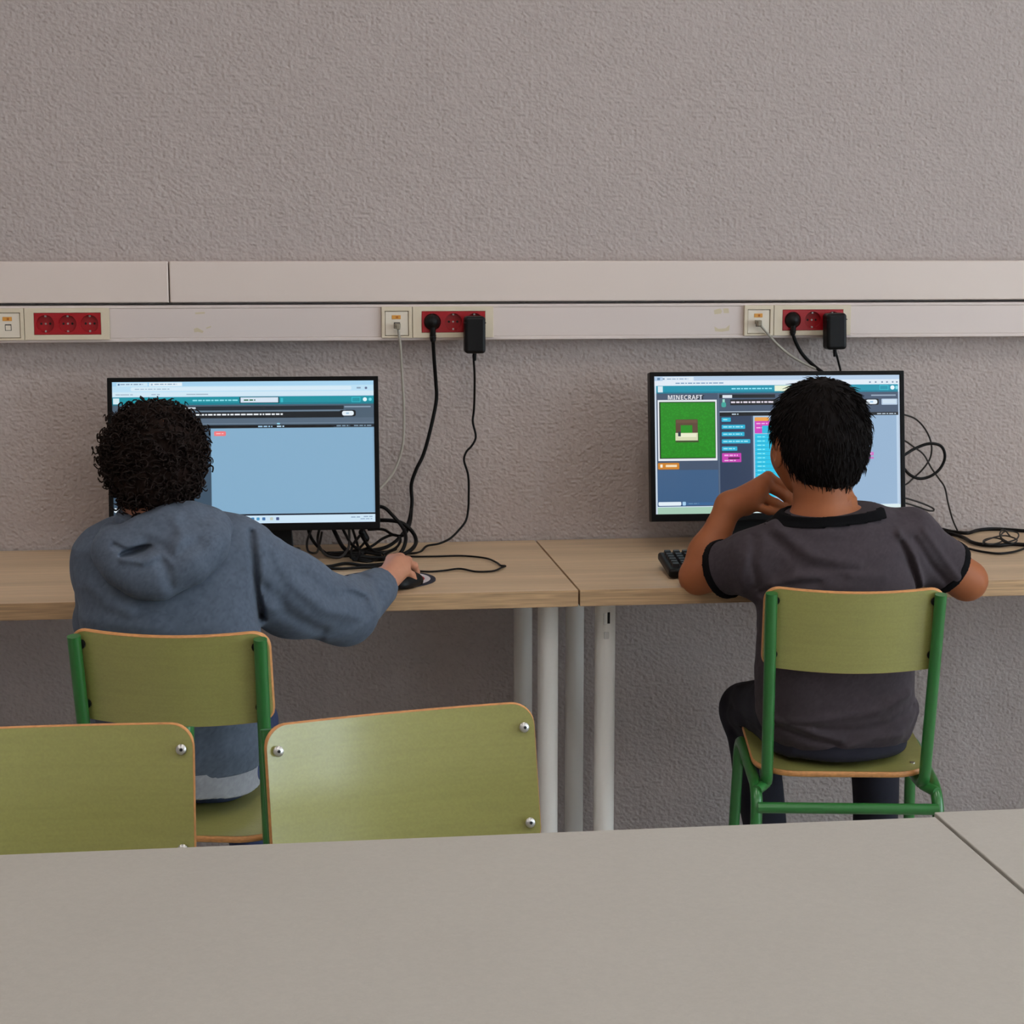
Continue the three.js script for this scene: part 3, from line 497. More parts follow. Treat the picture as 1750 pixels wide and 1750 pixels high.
{
  const t = thing('keyboard', 'black keyboard on the desk behind the propped elbow', 'keyboard', [[0.7925, 0.755, 0.4718][0] - 0.005, DY, 0.395], -0.04);
  const b = box(0, 0.44, 0.004, 0.022, 0, 0.145, 0.006, 3); b.rotateX(0.09); b.translate(0, 0.012, 0.002); part('case', b, blackPlastic, t);
  const kg = new THREE.BoxGeometry(0.0152, 0.009, 0.0152), kp = kg.attributes.position;
  for (let i = 0; i < kp.count; i++) if (kp.getY(i) > 0) kp.setXYZ(i, kp.getX(i) * 0.8, kp.getY(i), kp.getZ(i) * 0.8); kg.computeVertexNormals();
  const keyMat = std(srgb(30, 30, 33), 0.5);
  for (let j = 0; j < 6; j++) for (let i = 0; i < 22; i++) {
    if (i === 15 || i === 18 || (j === 5 && i > 3 && i < 9 && i !== 6)) continue;
    const m = part('key', kg, keyMat, t); const z = 0.02 + j * 0.0195 + (j ? 0.004 : 0), c = Math.cos(0.09), s = Math.sin(0.09), y = 0.0235;
    m.position.set(0.018 + i * 0.0192, y * c - z * s + 0.0135, y * s + z * c + 0.001); m.rotation.x = 0.09; if (j === 5 && i === 6) m.scale.x = 5.6;
  }
}

// ---------------------------------------------------------------- school chairs
// a bent plywood sheet: columns follow the bend; returns laminate faces and the plywood edge
function bentSheet(w, h, rt, rb, th, bend, cols = 40, flare = 0) {
  const top = [], bot = [];
  for (let i = 0; i <= cols; i++) {
    const a = Math.PI * i / cols, x = -Math.cos(a) * w / 2, e = w / 2 - Math.abs(x);
    const cut = (r) => (e < r ? r - Math.sqrt(Math.max(0, r * r - (r - e) * (r - e))) : 0);
    top.push([x, h / 2 - cut(rt)]); bot.push([x, -h / 2 + cut(rb)]);
  }
  const rows = 8, out = {};
  const zf = (x, y) => bend * (1 - Math.pow(2 * x / w, 2)) + flare * y * y;
  const sheet = (dz, up, inset) => {
    const pos = [], uv = [], idx = [];
    for (let i = 0; i <= cols; i++) for (let j = 0; j <= rows; j++) {
      const f = j / rows, x = top[i][0] * (1 - inset), y = (bot[i][1] + (top[i][1] - bot[i][1]) * f) * (1 - inset * w / h);
      pos.push(x, y, zf(x, y) + dz); uv.push(x + 0.25, y + 0.12);
      if (i < cols && j < rows) { const a = i * (rows + 1) + j, b = a + rows + 1; if (up) idx.push(a, b, a + 1, b, b + 1, a + 1); else idx.push(a, a + 1, b, b, a + 1, b + 1); }
    }
    const g = new THREE.BufferGeometry(); g.setAttribute('position', new THREE.Float32BufferAttribute(pos, 3)); g.setAttribute('uv', new THREE.Float32BufferAttribute(uv, 2)); g.setIndex(idx); g.computeVertexNormals(); return g;
  };
  // plywood core: rim ring plus its two faces
  const ring = [...bot, ...[...top].reverse()], pos = [], uv = [], idx = []; let s = 0; const sub = 4;
  for (let i = 0; i <= ring.length; i++) {
    const q = ring[i % ring.length], p = ring[(i + ring.length - 1) % ring.length]; if (i) s += Math.hypot(q[0] - p[0], q[1] - p[1]);
    for (let k = 0; k <= sub; k++) {
      const f = k / sub, bul = Math.sin(Math.PI * f) * th * 0.18, L = Math.hypot(q[0], q[1]) || 1;
      pos.push(q[0] + bul * Math.sign(q[0]) * (Math.abs(q[0]) > w / 2 - rt ? 1 : 0), q[1] + bul * Math.sign(q[1]) * (Math.abs(q[0]) < w / 2 - 0.001 ? 1 : 0), zf(q[0], q[1]) + (f - 0.5) * th); uv.push(s, f * 0.012);
    }
    if (i) for (let k = 0; k < sub; k++) { const a = (i - 1) * (sub + 1) + k, b = a + sub + 1; idx.push(a, b, a + 1, b, b + 1, a + 1); }
  }
  const e = new THREE.BufferGeometry(); e.setAttribute('position', new THREE.Float32BufferAttribute(pos, 3)); e.setAttribute('uv', new THREE.Float32BufferAttribute(uv, 2)); e.setIndex(idx); e.computeVertexNormals();
  out.core = merge([e, sheet(th / 2, true, 0), sheet(-th / 2, false, 0)]);
  out.front = merge([sheet(th / 2 + 0.0006, true, 0.0025)]); out.back = merge([sheet(-th / 2 - 0.0006, false, 0.0025)]);
  return out;
}
function fix(g) { g.computeVertexNormals(); return g; }
// local axes: the sitter faces -z, the origin is on the floor under the seat middle
function makeChair(o) {
  const t = thing('school_chair', o.label, 'chair', o.at, o.turn, 'green school chairs');
  const { sw, sd, sy, bw, bh, by, px, zt, zb } = o, r = 0.0115;
  // backrest, hollow side towards the sitter
  const lean = Math.atan2(zt - zb, by - sy);
  const B = bentSheet(bw, bh, 0.03, 0.022, 0.011, o.bend, 44);
  const bz = zb + (zt - zb) * (by - bh / 2 - sy) / (by - sy) - o.gap, M = new THREE.Matrix4().makeRotationX(lean).setPosition(0, by - bh / 2, bz);
  for (const k of ['core', 'front', 'back']) B[k].applyMatrix4(M);
  const back = part('backrest', B.core, plyMat, t, 'bent plywood backrest edge');
  part('laminate', B.front, limeMat, back, 'lime green laminate'); part('laminate', B.back, limeMat, back, 'lime green laminate');
  // seat
  const S = bentSheet(sw, sd, 0.045, 0.085, 0.011, 0, 40, 0);
  const SM = new THREE.Matrix4().makeRotationX(-Math.PI / 2 + 0.05).setPosition(0, sy - 0.0055, 0);
  for (const k of ['core', 'front', 'back']) S[k].applyMatrix4(SM);
  const seat = part('seat', S.core, plyMat, t, 'plywood seat edge');
  part('laminate', S.front, limeMat, seat, 'lime green laminate'); part('laminate', S.back, limeMat, seat, 'lime green laminate');
  const hs = sd / 2;
  for (const s of [-1, 1]) {
    // back post: runs down, bends forward under the seat
    const x1 = s * px, x2 = s * (px - 0.006);
    part('back_post', pipe([[x1, by - 0.012, zt], [x2, sy - 0.038, zb], [s * (sw / 2 - 0.035), sy - 0.03, hs - 0.2]], r, 0.03), greenSteel, t);
    // leg frame: rear leg, side rail, front leg in one bent tube
    const lx = s * o.lx;
    part('leg_frame', pipe([[lx + s * 0.012, 0.012, zb + 0.085], [lx, sy - 0.04, zb + 0.03], [lx + s * 0.006, sy - 0.018, -hs + 0.05], [lx + s * 0.018, 0.012, -hs + 0.0]], r, 0.05), greenSteel, t);
    for (const [fx, fz] of [[lx + s * 0.012, zb + 0.085], [lx + s * 0.018, -hs]]) { const f = cyl(0.014, 0.015, 0.024, 14); f.translate(fx, 0.012, fz); part('foot_cap', f, blackPlastic, t); }
    part('bracket', pipe([[x2, sy - 0.038, zb - 0.012], [lx, sy - 0.043, zb + 0.02]], r * 0.9, 0.01), greenSteel, t);
    part('side_stretcher', pipe([[lx + s * 0.008, sy - 0.085, -hs + 0.03], [s * (sw / 2 - 0.045), sy - 0.032, -hs + 0.12]], 0.0085, 0.01), greenSteel, t);
    for (const f of [0.17, 0.83]) {
      const y = by - bh + bh * (1 - f), zz = zb + (zt - zb) * (y - sy) / (by - sy), sx = s * (px - 0.004);
      const sp = cyl(0.0085, 0.0085, o.gap * 0.7, 12); sp.rotateX(Math.PI / 2); sp.translate(sx - s * 0.004, y, zz - o.gap * 0.42); part('spacer', sp, blackPlastic, t);
      const fr = part('screw', (() => { const a = new THREE.SphereGeometry(0.0072, 14, 8, 0, Math.PI * 2, 0, Math.PI / 2); a.scale(1, 0.5, 1); a.rotateX(-Math.PI / 2); return a; })(), steel, t);
      fr.position.set(s * (bw / 2 - 0.015), y, zz - o.gap - 0.0066); fr.rotation.x = lean;
      const hole = cyl(0.0022, 0.0022, 0.002, 8); hole.rotateX(Math.PI / 2); hole.translate(0, 0, -0.0032); part('hex_hole', hole, blackHole, fr);
    }
    for (const z of [-hs + 0.06, hs - 0.055]) { const q = cyl(0.005, 0.005, 0.002, 12); q.translate(s * (sw / 2 - 0.035), sy + 0.001 - z * 0.05, z); part('screw', q, steel, t); }
  }
  part('stretcher', pipe([[-o.lx, sy - 0.071, zb + 0.04], [o.lx, sy - 0.071, zb + 0.04]], r * 0.95, 0.01), greenSteel, t);
  part('stretcher', pipe([[-o.lx - 0.006, sy - 0.05, -hs + 0.046], [o.lx + 0.006, sy - 0.05, -hs + 0.046]], r * 0.85, 0.01), greenSteel, t);
  return t;
}
const small = { sw: 0.345, sd: 0.34, sy: 0.425, bw: 0.335, bh: 0.162, by: 0.79, px: 0.157, zt: 0.235, zb: 0.165, lx: 0.172, bend: 0.034, gap: 0.022 };
const large = { sw: 0.375, sd: 0.37, sy: 0.435, bw: 0.366, bh: 0.19, by: 0.812, px: 0.172, zt: 0.25, zb: 0.18, lx: 0.19, bend: 0.03, gap: 0.024 };
makeChair({ ...small, at: [1.091, 0, 0.70], turn: -0.16, label: 'green school chair carrying the child in the charcoal tee' });
makeChair({ ...small, at: [-0.152, 0, 0.93], turn: -0.2, label: 'green school chair carrying the curly-haired child in the hoodie' });
makeChair({ ...large, at: [-0.306, 0, 2.07], turn: Math.PI, label: 'empty green school chair cut off by the photo edge, tucked under the white table' });
makeChair({ ...large, at: [0.198, 0, 2.05], turn: Math.PI + 0.23, label: 'empty green school chair with a pale window reflection, whole backrest in view' });

// ---------------------------------------------------------------- white tables in the foreground
function whiteTable(x0, x1, z0, z1, label) {
  const t = thing('white_table', label, 'table', [x0, 0, z0]);
  const w = x1 - x0, d = z1 - z0;
  part('tabletop', box(0, w, 0.74 - 0.024, 0.74, 0, d, 0.0015), whiteTopMat, t);
  for (const [x, z] of [[0.06, 0.07], [w - 0.06, 0.07], [0.06, d - 0.07], [w - 0.06, d - 0.07]]) {
    const g = cyl(0.019, 0.019, 0.71, 20); g.translate(x, 0.36, z); const leg = part('leg', g, greenSteel, t);
    const f = cyl(0.021, 0.022, 0.02, 16); f.translate(x, 0.01, z); part('foot', f, blackPlastic, leg);
  }
  part('apron', merge([box(0.06, w - 0.06, 0.68, 0.716, 0.062, 0.078, 0.002), box(0.06, w - 0.06, 0.68, 0.716, d - 0.078, d - 0.062, 0.002)]), greenSteel, t);
}
const TX = [0.7712, 0.74, 2.1197][0];
whiteTable(TX - 1.4, TX - 0.0025, 2.126, 2.83, 'large white table filling the foreground of the photo');
whiteTable(TX + 0.0025, TX + 1.4, 2.108, 2.812, 'second white table beyond the dark diagonal seam, lower right corner');

// ---------------------------------------------------------------- figures: distance fields meshed with surface nets
const sub3 = (a, b) => [a[0] - b[0], a[1] - b[1], a[2] - b[2]], add3 = (a, b) => [a[0] + b[0], a[1] + b[1], a[2] + b[2]], mul3 = (a, s) => [a[0] * s, a[1] * s, a[2] * s];
const lerp3 = (a, b, t) => [a[0] + (b[0] - a[0]) * t, a[1] + (b[1] - a[1]) * t, a[2] + (b[2] - a[2]) * t];
const len3 = (a) => Math.hypot(a[0], a[1], a[2]), nrm3 = (a) => mul3(a, 1 / (len3(a) || 1));
const smin = (a, b, k) => { const h = Math.max(k - Math.abs(a - b), 0) / k; return Math.min(a, b) - h * h * k * 0.25; };
function capsule(a, b, ra, rb) {
  const d = sub3(b, a), l2 = d[0] * d[0] + d[1] * d[1] + d[2] * d[2] || 1e-9;
  return (x, y, z) => {
    const px = x - a[0], py = y - a[1], pz = z - a[2]; let t = (px * d[0] + py * d[1] + pz * d[2]) / l2; t = t < 0 ? 0 : t > 1 ? 1 : t;
    const ex = px - d[0] * t, ey = py - d[1] * t, ez = pz - d[2] * t; return Math.sqrt(ex * ex + ey * ey + ez * ez) - (ra + (rb - ra) * t);
  };
}
function ellipsoid(c, r, rx = 0, ry = 0, rz = 0) {
  const m = new THREE.Matrix4().makeRotationFromEuler(new THREE.Euler(rx, ry, rz)).invert().elements, k = Math.min(...r);
  return (x, y, z) => {
    const px = x - c[0], py = y - c[1], pz = z - c[2];
    const a = (m[0] * px + m[4] * py + m[8] * pz) / r[0], b = (m[1] * px + m[5] * py + m[9] * pz) / r[1], e = (m[2] * px + m[6] * py + m[10] * pz) / r[2];
    const q = Math.sqrt(a * a + b * b + e * e), w = Math.sqrt((a / r[0]) ** 2 + (b / r[1]) ** 2 + (e / r[2]) ** 2);
    return w > 1e-6 ? q * (q - 1) / w : -k;
  };
}
// a trunk from level cross sections: [y, cx, cz, rx, rz]
function trunk(S, cap = 0.03) {
  const n = S.length, y0 = S[0][0], y1 = S[n - 1][0];
  return (x, y, z) => {
    const yc = Math.min(y1, Math.max(y0, y)); let i = 0; while (i < n - 2 && yc > S[i + 1][0]) i++;
    let t = (yc - S[i][0]) / (S[i + 1][0] - S[i][0]); t = t * t * (3 - 2 * t) * 0.5 + t * 0.5;
    const A = S[i], B = S[i + 1], cx = A[1] + (B[1] - A[1]) * t, cz = A[2] + (B[2] - A[2]) * t, rx = A[3] + (B[3] - A[3]) * t, rz = A[4] + (B[4] - A[4]) * t;
    const dx = (x - cx) / rx, dz = (z - cz) / rz, q = Math.pow(Math.pow(Math.abs(dx), 2.3) + Math.pow(Math.abs(dz), 2.3), 1 / 2.3);
    let d = (q - 1) * Math.min(rx, rz); const v = Math.abs(y - yc);
    if (v > 0) d = d > 0 ? Math.hypot(d, v) : Math.max(d, v - cap) ;
    return v > 0 && d < v - cap ? v - cap : d - (v > 0 ? 0 : 0);
  };
}
const union = (list, k) => (x, y, z) => { let d = 1e3; for (const f of list) d = smin(d, f(x, y, z), k); return d; };
const unionK = (list) => (x, y, z) => { let d = 1e3; for (const [f, k] of list) d = smin(d, f(x, y, z), k); return d; };
const chain = (pts, rs) => pts.slice(1).map((p, i) => capsule(pts[i], p, rs[i], rs[i + 1]));
// noise in space, for cloth
const NT = lattice(64, 31337);
const h3 = (i, j, k) => NT[((i * 73856093) ^ (j * 19349663) ^ (k * 83492791)) & 4095];
function n3(x, y, z) {
  const i = Math.floor(x), j = Math.floor(y), k = Math.floor(z), f = (t) => t * t * (3 - 2 * t), a = f(x - i), b = f(y - j), c = f(z - k);
  const L = (p, q, t) => p + (q - p) * t;
  return L(L(L(h3(i, j, k), h3(i + 1, j, k), a), L(h3(i, j + 1, k), h3(i + 1, j + 1, k), a), b), L(L(h3(i, j, k + 1), h3(i + 1, j, k + 1), a), L(h3(i, j + 1, k + 1), h3(i + 1, j + 1, k + 1), a), b), c) - 0.5;
}
// raised or sunk creases along polylines on the side that faces away from the desk
function creases(list, zmin) {
  const segs = []; for (const [pts, w, amp] of list) for (let i = 0; i + 1 < pts.length; i++) { const a = pts[i], b = pts[i + 1]; segs.push([a[0], a[1], b[0] - a[0], b[1] - a[1], w, amp, (a[0] + b[0]) / 2, (a[1] + b[1]) / 2, Math.hypot(b[0] - a[0], b[1] - a[1]) / 2 + 3 * w]); }
  return (x, y, z) => {
    if (z < zmin) return 0; let p = 0, q = 0;
    for (const [ax, ay, dx, dy, w, amp, cx, cy, R2] of segs) {
      if (Math.abs(x - cx) > R2 || Math.abs(y - cy) > R2) continue;
      let t = ((x - ax) * dx + (y - ay) * dy) / (dx * dx + dy * dy); t = t < 0 ? 0 : t > 1 ? 1 : t; const d = Math.hypot(x - ax - dx * t, y - ay - dy * t) / w;
      if (d < 3) { const v = amp * Math.exp(-d * d); if (v > p) p = v; if (v < q) q = v; }
    }
    return (p + q) * Math.min(1, (z - zmin) / 0.02);
  };
}
function meshField(F, lo, hi, h, color) {
  const n = [0, 1, 2].map((k) => Math.ceil((hi[k] - lo[k]) / h) + 2), [nx, ny, nz] = n, val = new Float32Array(nx * ny * nz), B = 6;
  for (let bz = 0; bz < nz; bz += B) for (let by = 0; by < ny; by += B) for (let bx = 0; bx < nx; bx += B) {
    const v = F(lo[0] + (bx + B / 2) * h, lo[1] + (by + B / 2) * h, lo[2] + (bz + B / 2) * h), far = Math.abs(v) > B * h * 1.35 + 0.004;
    for (let k = bz; k < Math.min(nz, bz + B); k++) for (let j = by; j < Math.min(ny, by + B); j++) for (let i = bx; i < Math.min(nx, bx + B); i++)
      val[(k * ny + j) * nx + i] = far ? v : F(lo[0] + i * h, lo[1] + j * h, lo[2] + k * h);
  }
  const id = new Int32Array(nx * ny * nz).fill(-1), pos = [], idx = [];
  const at = (i, j, k) => (k * ny + j) * nx + i;
  const corner = [[0, 0, 0], [1, 0, 0], [0, 1, 0], [1, 1, 0], [0, 0, 1], [1, 0, 1], [0, 1, 1], [1, 1, 1]], edges = [[0, 1], [2, 3], [4, 5], [6, 7], [0, 2], [1, 3], [4, 6], [5, 7], [0, 4], [1, 5], [2, 6], [3, 7]];
  for (let k = 0; k < nz - 1; k++) for (let j = 0; j < ny - 1; j++) for (let i = 0; i < nx - 1; i++) {
    let m = 0; const g = corner.map((c, q) => { const v = val[at(i + c[0], j + c[1], k + c[2])]; if (v < 0) m |= 1 << q; return v; });
    if (m === 0 || m === 255) continue;
    let x = 0, y = 0, z = 0, c = 0;
    for (const [a, b] of edges) if ((g[a] < 0) !== (g[b] < 0)) { const t = g[a] / (g[a] - g[b]), A = corner[a], Bq = corner[b]; x += A[0] + (Bq[0] - A[0]) * t; y += A[1] + (Bq[1] - A[1]) * t; z += A[2] + (Bq[2] - A[2]) * t; c++; }
    id[at(i, j, k)] = pos.length / 3; pos.push(lo[0] + (i + x / c) * h, lo[1] + (j + y / c) * h, lo[2] + (k + z / c) * h);
  }
  const quad = (a, b, c, d, flip) => { if (a < 0 || b < 0 || c < 0 || d < 0) return; if (flip) idx.push(a, c, b, a, d, c); else idx.push(a, b, c, a, c, d); };
  for (let k = 1; k < nz - 1; k++) for (let j = 1; j < ny - 1; j++) for (let i = 1; i < nx - 1; i++) {
    const s = val[at(i, j, k)] < 0;
    if (s !== val[at(i + 1, j, k)] < 0) quad(id[at(i, j - 1, k - 1)], id[at(i, j, k - 1)], id[at(i, j, k)], id[at(i, j - 1, k)], !s);
    if (s !== val[at(i, j + 1, k)] < 0) quad(id[at(i - 1, j, k - 1)], id[at(i - 1, j, k)], id[at(i, j, k)], id[at(i, j, k - 1)], !s);
    if (s !== val[at(i, j, k + 1)] < 0) quad(id[at(i - 1, j - 1, k)], id[at(i, j - 1, k)], id[at(i, j, k)], id[at(i - 1, j, k)], !s);
  }
  const nor = new Float32Array(pos.length), e = h * 0.6;
  for (let q = 0; q < pos.length; q += 3) {
    const [x, y, z] = [pos[q], pos[q + 1], pos[q + 2]], gx = F(x + e, y, z) - F(x - e, y, z), gy = F(x, y + e, z) - F(x, y - e, z), gz = F(x, y, z + e) - F(x, y, z - e), l = Math.hypot(gx, gy, gz) || 1;
    nor[q] = gx / l; nor[q + 1] = gy / l; nor[q + 2] = gz / l;
  }
  const g = new THREE.BufferGeometry(); g.setAttribute('position', new THREE.Float32BufferAttribute(pos, 3)); g.setAttribute('normal', new THREE.BufferAttribute(nor, 3)); g.setIndex(idx);
  if (color) { const c = new Float32Array(pos.length); for (let q = 0; q < pos.length; q += 3) { const v = color(pos[q], pos[q + 1], pos[q + 2]); c[q] = v[0]; c[q + 1] = v[1]; c[q + 2] = v[2]; } g.setAttribute('color', new THREE.BufferAttribute(c, 3)); }
  return g;
}
function joinMeshes(list) { return mergeGeometries(list, false); }
const heather = (base, amt) => (x, y, z) => { const k = 1 + amt * (n3(x * 420, y * 420, z * 420) + 0.6 * n3(x * 160, y * 160, z * 160)); return [base.r * k, base.g * k, base.b * k]; };
const skinTone = (base) => (x, y, z) => { const k = 1 + 0.10 * n3(x * 45, y * 45, z * 45) + 0.06 * n3(x * 300, y * 300, z * 300); return [base.r * k, base.g * k * (1 + 0.05 * n3(x * 30, y * 30, z * 30)), base.b * k]; };

// hand from joints: fingers as [knuckle, middle joint, end joint, tip] chains
function handField(wrist, fore, fingers, thumb, s = 1) {
  const palm = []; for (const f of fingers) palm.push(capsule(wrist, f[0], 0.0155 * s, 0.0108 * s));
  palm.push(capsule(wrist, lerp3(wrist, thumb[0], 0.9), 0.0155 * s, 0.0125 * s), capsule(fore, wrist, 0.024 * s, 0.0205 * s));
  const mid = lerp3(fingers[1][0], fingers[2][0], 0.5); palm.push(capsule(lerp3(wrist, mid, 0.25), lerp3(wrist, mid, 0.8), 0.0175 * s, 0.015 * s));
  const P = union(palm, 0.016 * s);
  const R0 = [[0.0094, 0.0086, 0.0078, 0.0068], [0.0096, 0.0088, 0.008, 0.007], [0.0092, 0.0084, 0.0076, 0.0066], [0.0084, 0.0074, 0.0066, 0.0058]];
  const fs = fingers.map((f, i) => union(chain(f, R0[i].map((r) => r * s)), 0.004)), tf = union(chain(thumb, [0.0125 * s, 0.0105 * s, 0.0095 * s, 0.0078 * s].slice(0, thumb.length)), 0.006);
  return (x, y, z) => { let d = P(x, y, z); for (const f of fs) d = smin(d, f(x, y, z), 0.0045); return smin(d, tf(x, y, z), 0.009); };
}
// a hand laid flat or over something: heading f (level), thumb on side t, rise of the knuckles, curl of the fingers
function laidHand(wrist, ang, thumbSide, rise, curl, s = 0.92) {
  const f = [Math.sin(ang), 0, -Math.cos(ang)], rt = [Math.cos(ang), 0, Math.sin(ang)], sd = mul3(rt, thumbSide);
  const at = (a, b, c) => [wrist[0] + (f[0] * a + sd[0] * b) * s, wrist[1] + c * s, wrist[2] + (f[2] * a + sd[2] * b) * s];
  const base = [[0.074, 0.025], [0.078, 0.008], [0.073, -0.010], [0.064, -0.026]], len = [[0.035, 0.022, 0.018], [0.039, 0.025, 0.019], [0.036, 0.023, 0.018], [0.027, 0.018, 0.016]];
  const fingers = base.map(([a, b], i) => {
    let pt = at(a, b, rise - Math.abs(i - 1) * 0.003); const out = [pt]; let pitch = -0.1; const spread = b * 2.2;
    for (let k = 0; k < 3; k++) { pitch -= curl[k]; const c = Math.cos(pitch), q = add3(mul3(f, c), mul3(sd, Math.sin(spread) * c * 0.6)); pt = [pt[0] + q[0] * len[i][k] * s, pt[1] + Math.sin(pitch) * len[i][k] * s, pt[2] + q[2] * len[i][k] * s]; out.push(pt); }
    return out;
  });
  const thumb = [at(0.018, 0.016, 0.0), at(0.042, 0.036, 0.0), at(0.066, 0.043, -0.004), at(0.086, 0.04, -0.009)];
  return { fingers, thumb };
}
// child's head: centre, size, turn; the face looks towards -z
function headField(c, s, ry, rx = 0) {
  const M = new THREE.Matrix4().makeRotationFromEuler(new THREE.Euler(rx, ry, 0, 'YXZ')); const T = (x, y, z) => { const v = new THREE.Vector3(x, y, z).multiplyScalar(s).applyMatrix4(M); return [c[0] + v.x, c[1] + v.y, c[2] + v.z]; };
  const E = (p, r) => ellipsoid(T(...p), r.map((q) => q * s), rx, ry, 0);
  const base = [E([0, 0.028, 0.012], [0.073, 0.078, 0.086]), E([0, -0.02, -0.03], [0.056, 0.066, 0.052]), E([0, -0.062, -0.045], [0.034, 0.03, 0.034]), E([0.036, -0.022, -0.05], [0.024, 0.026, 0.022]), E([-0.036, -0.022, -0.05], [0.024, 0.026, 0.022])];
  const nose = [capsule(T(0, 0.005, -0.081), T(0, -0.022, -0.098), 0.007 * s, 0.0095 * s), E([0, -0.027, -0.09], [0.014, 0.008, 0.01])];
  const lips = [E([0, -0.046, -0.079], [0.021, 0.0055, 0.008]), E([0, -0.055, -0.077], [0.017, 0.0058, 0.008])];
  const sock = [E([0.03, 0.004, -0.086], [0.017, 0.011, 0.014]), E([-0.03, 0.004, -0.086], [0.017, 0.011, 0.014])];
  const ear = (k) => { const o = E([k * 0.0755, -0.008, 0.008], [0.0075, 0.031, 0.019]), i = E([k * 0.083, -0.006, 0.004], [0.006, 0.022, 0.011]); return (x, y, z) => Math.max(o(x, y, z), -i(x, y, z) - 0.0005); };
  const B = union(base, 0.03 * s), N = union(nose, 0.01), Lp = union(lips, 0.002), ears = [ear(1), ear(-1)];
  return {
    T, M, f: (x, y, z) => {
      let d = smin(B(x, y, z), N(x, y, z), 0.012); for (const q of sock) { const v = -q(x, y, z), h = Math.max(0.008 - Math.abs(d - v), 0) / 0.008; d = Math.max(d, v) + h * h * 0.002; }
      d = smin(d, Lp(x, y, z), 0.004); for (const q of ears) d = smin(d, q(x, y, z), 0.008); return d;
    },
  };
}
function addEyes(t, head, s) {
  const white = std(srgb(225, 220, 215), 0.3), iris = std(srgb(40, 24, 16), 0.25);
  for (const k of [-1, 1]) {
    const p = head.T(k * 0.03, 0.003, -0.0655), g = new THREE.SphereGeometry(0.0112 * s, 16, 12); g.translate(...p); const e = wpart('eye', g, white, t);
    const q = head.T(k * 0.03, 0.003, -0.0722), ig = new THREE.SphereGeometry(0.0055 * s, 12, 8); ig.translate(...q); wpart('iris', ig, iris, t, undefined, e);
  }
}
const vcol = (rough, o = {}) => new THREE.MeshPhysicalMaterial({ color: 0xffffff, vertexColors: true, roughness: rough, ...o });

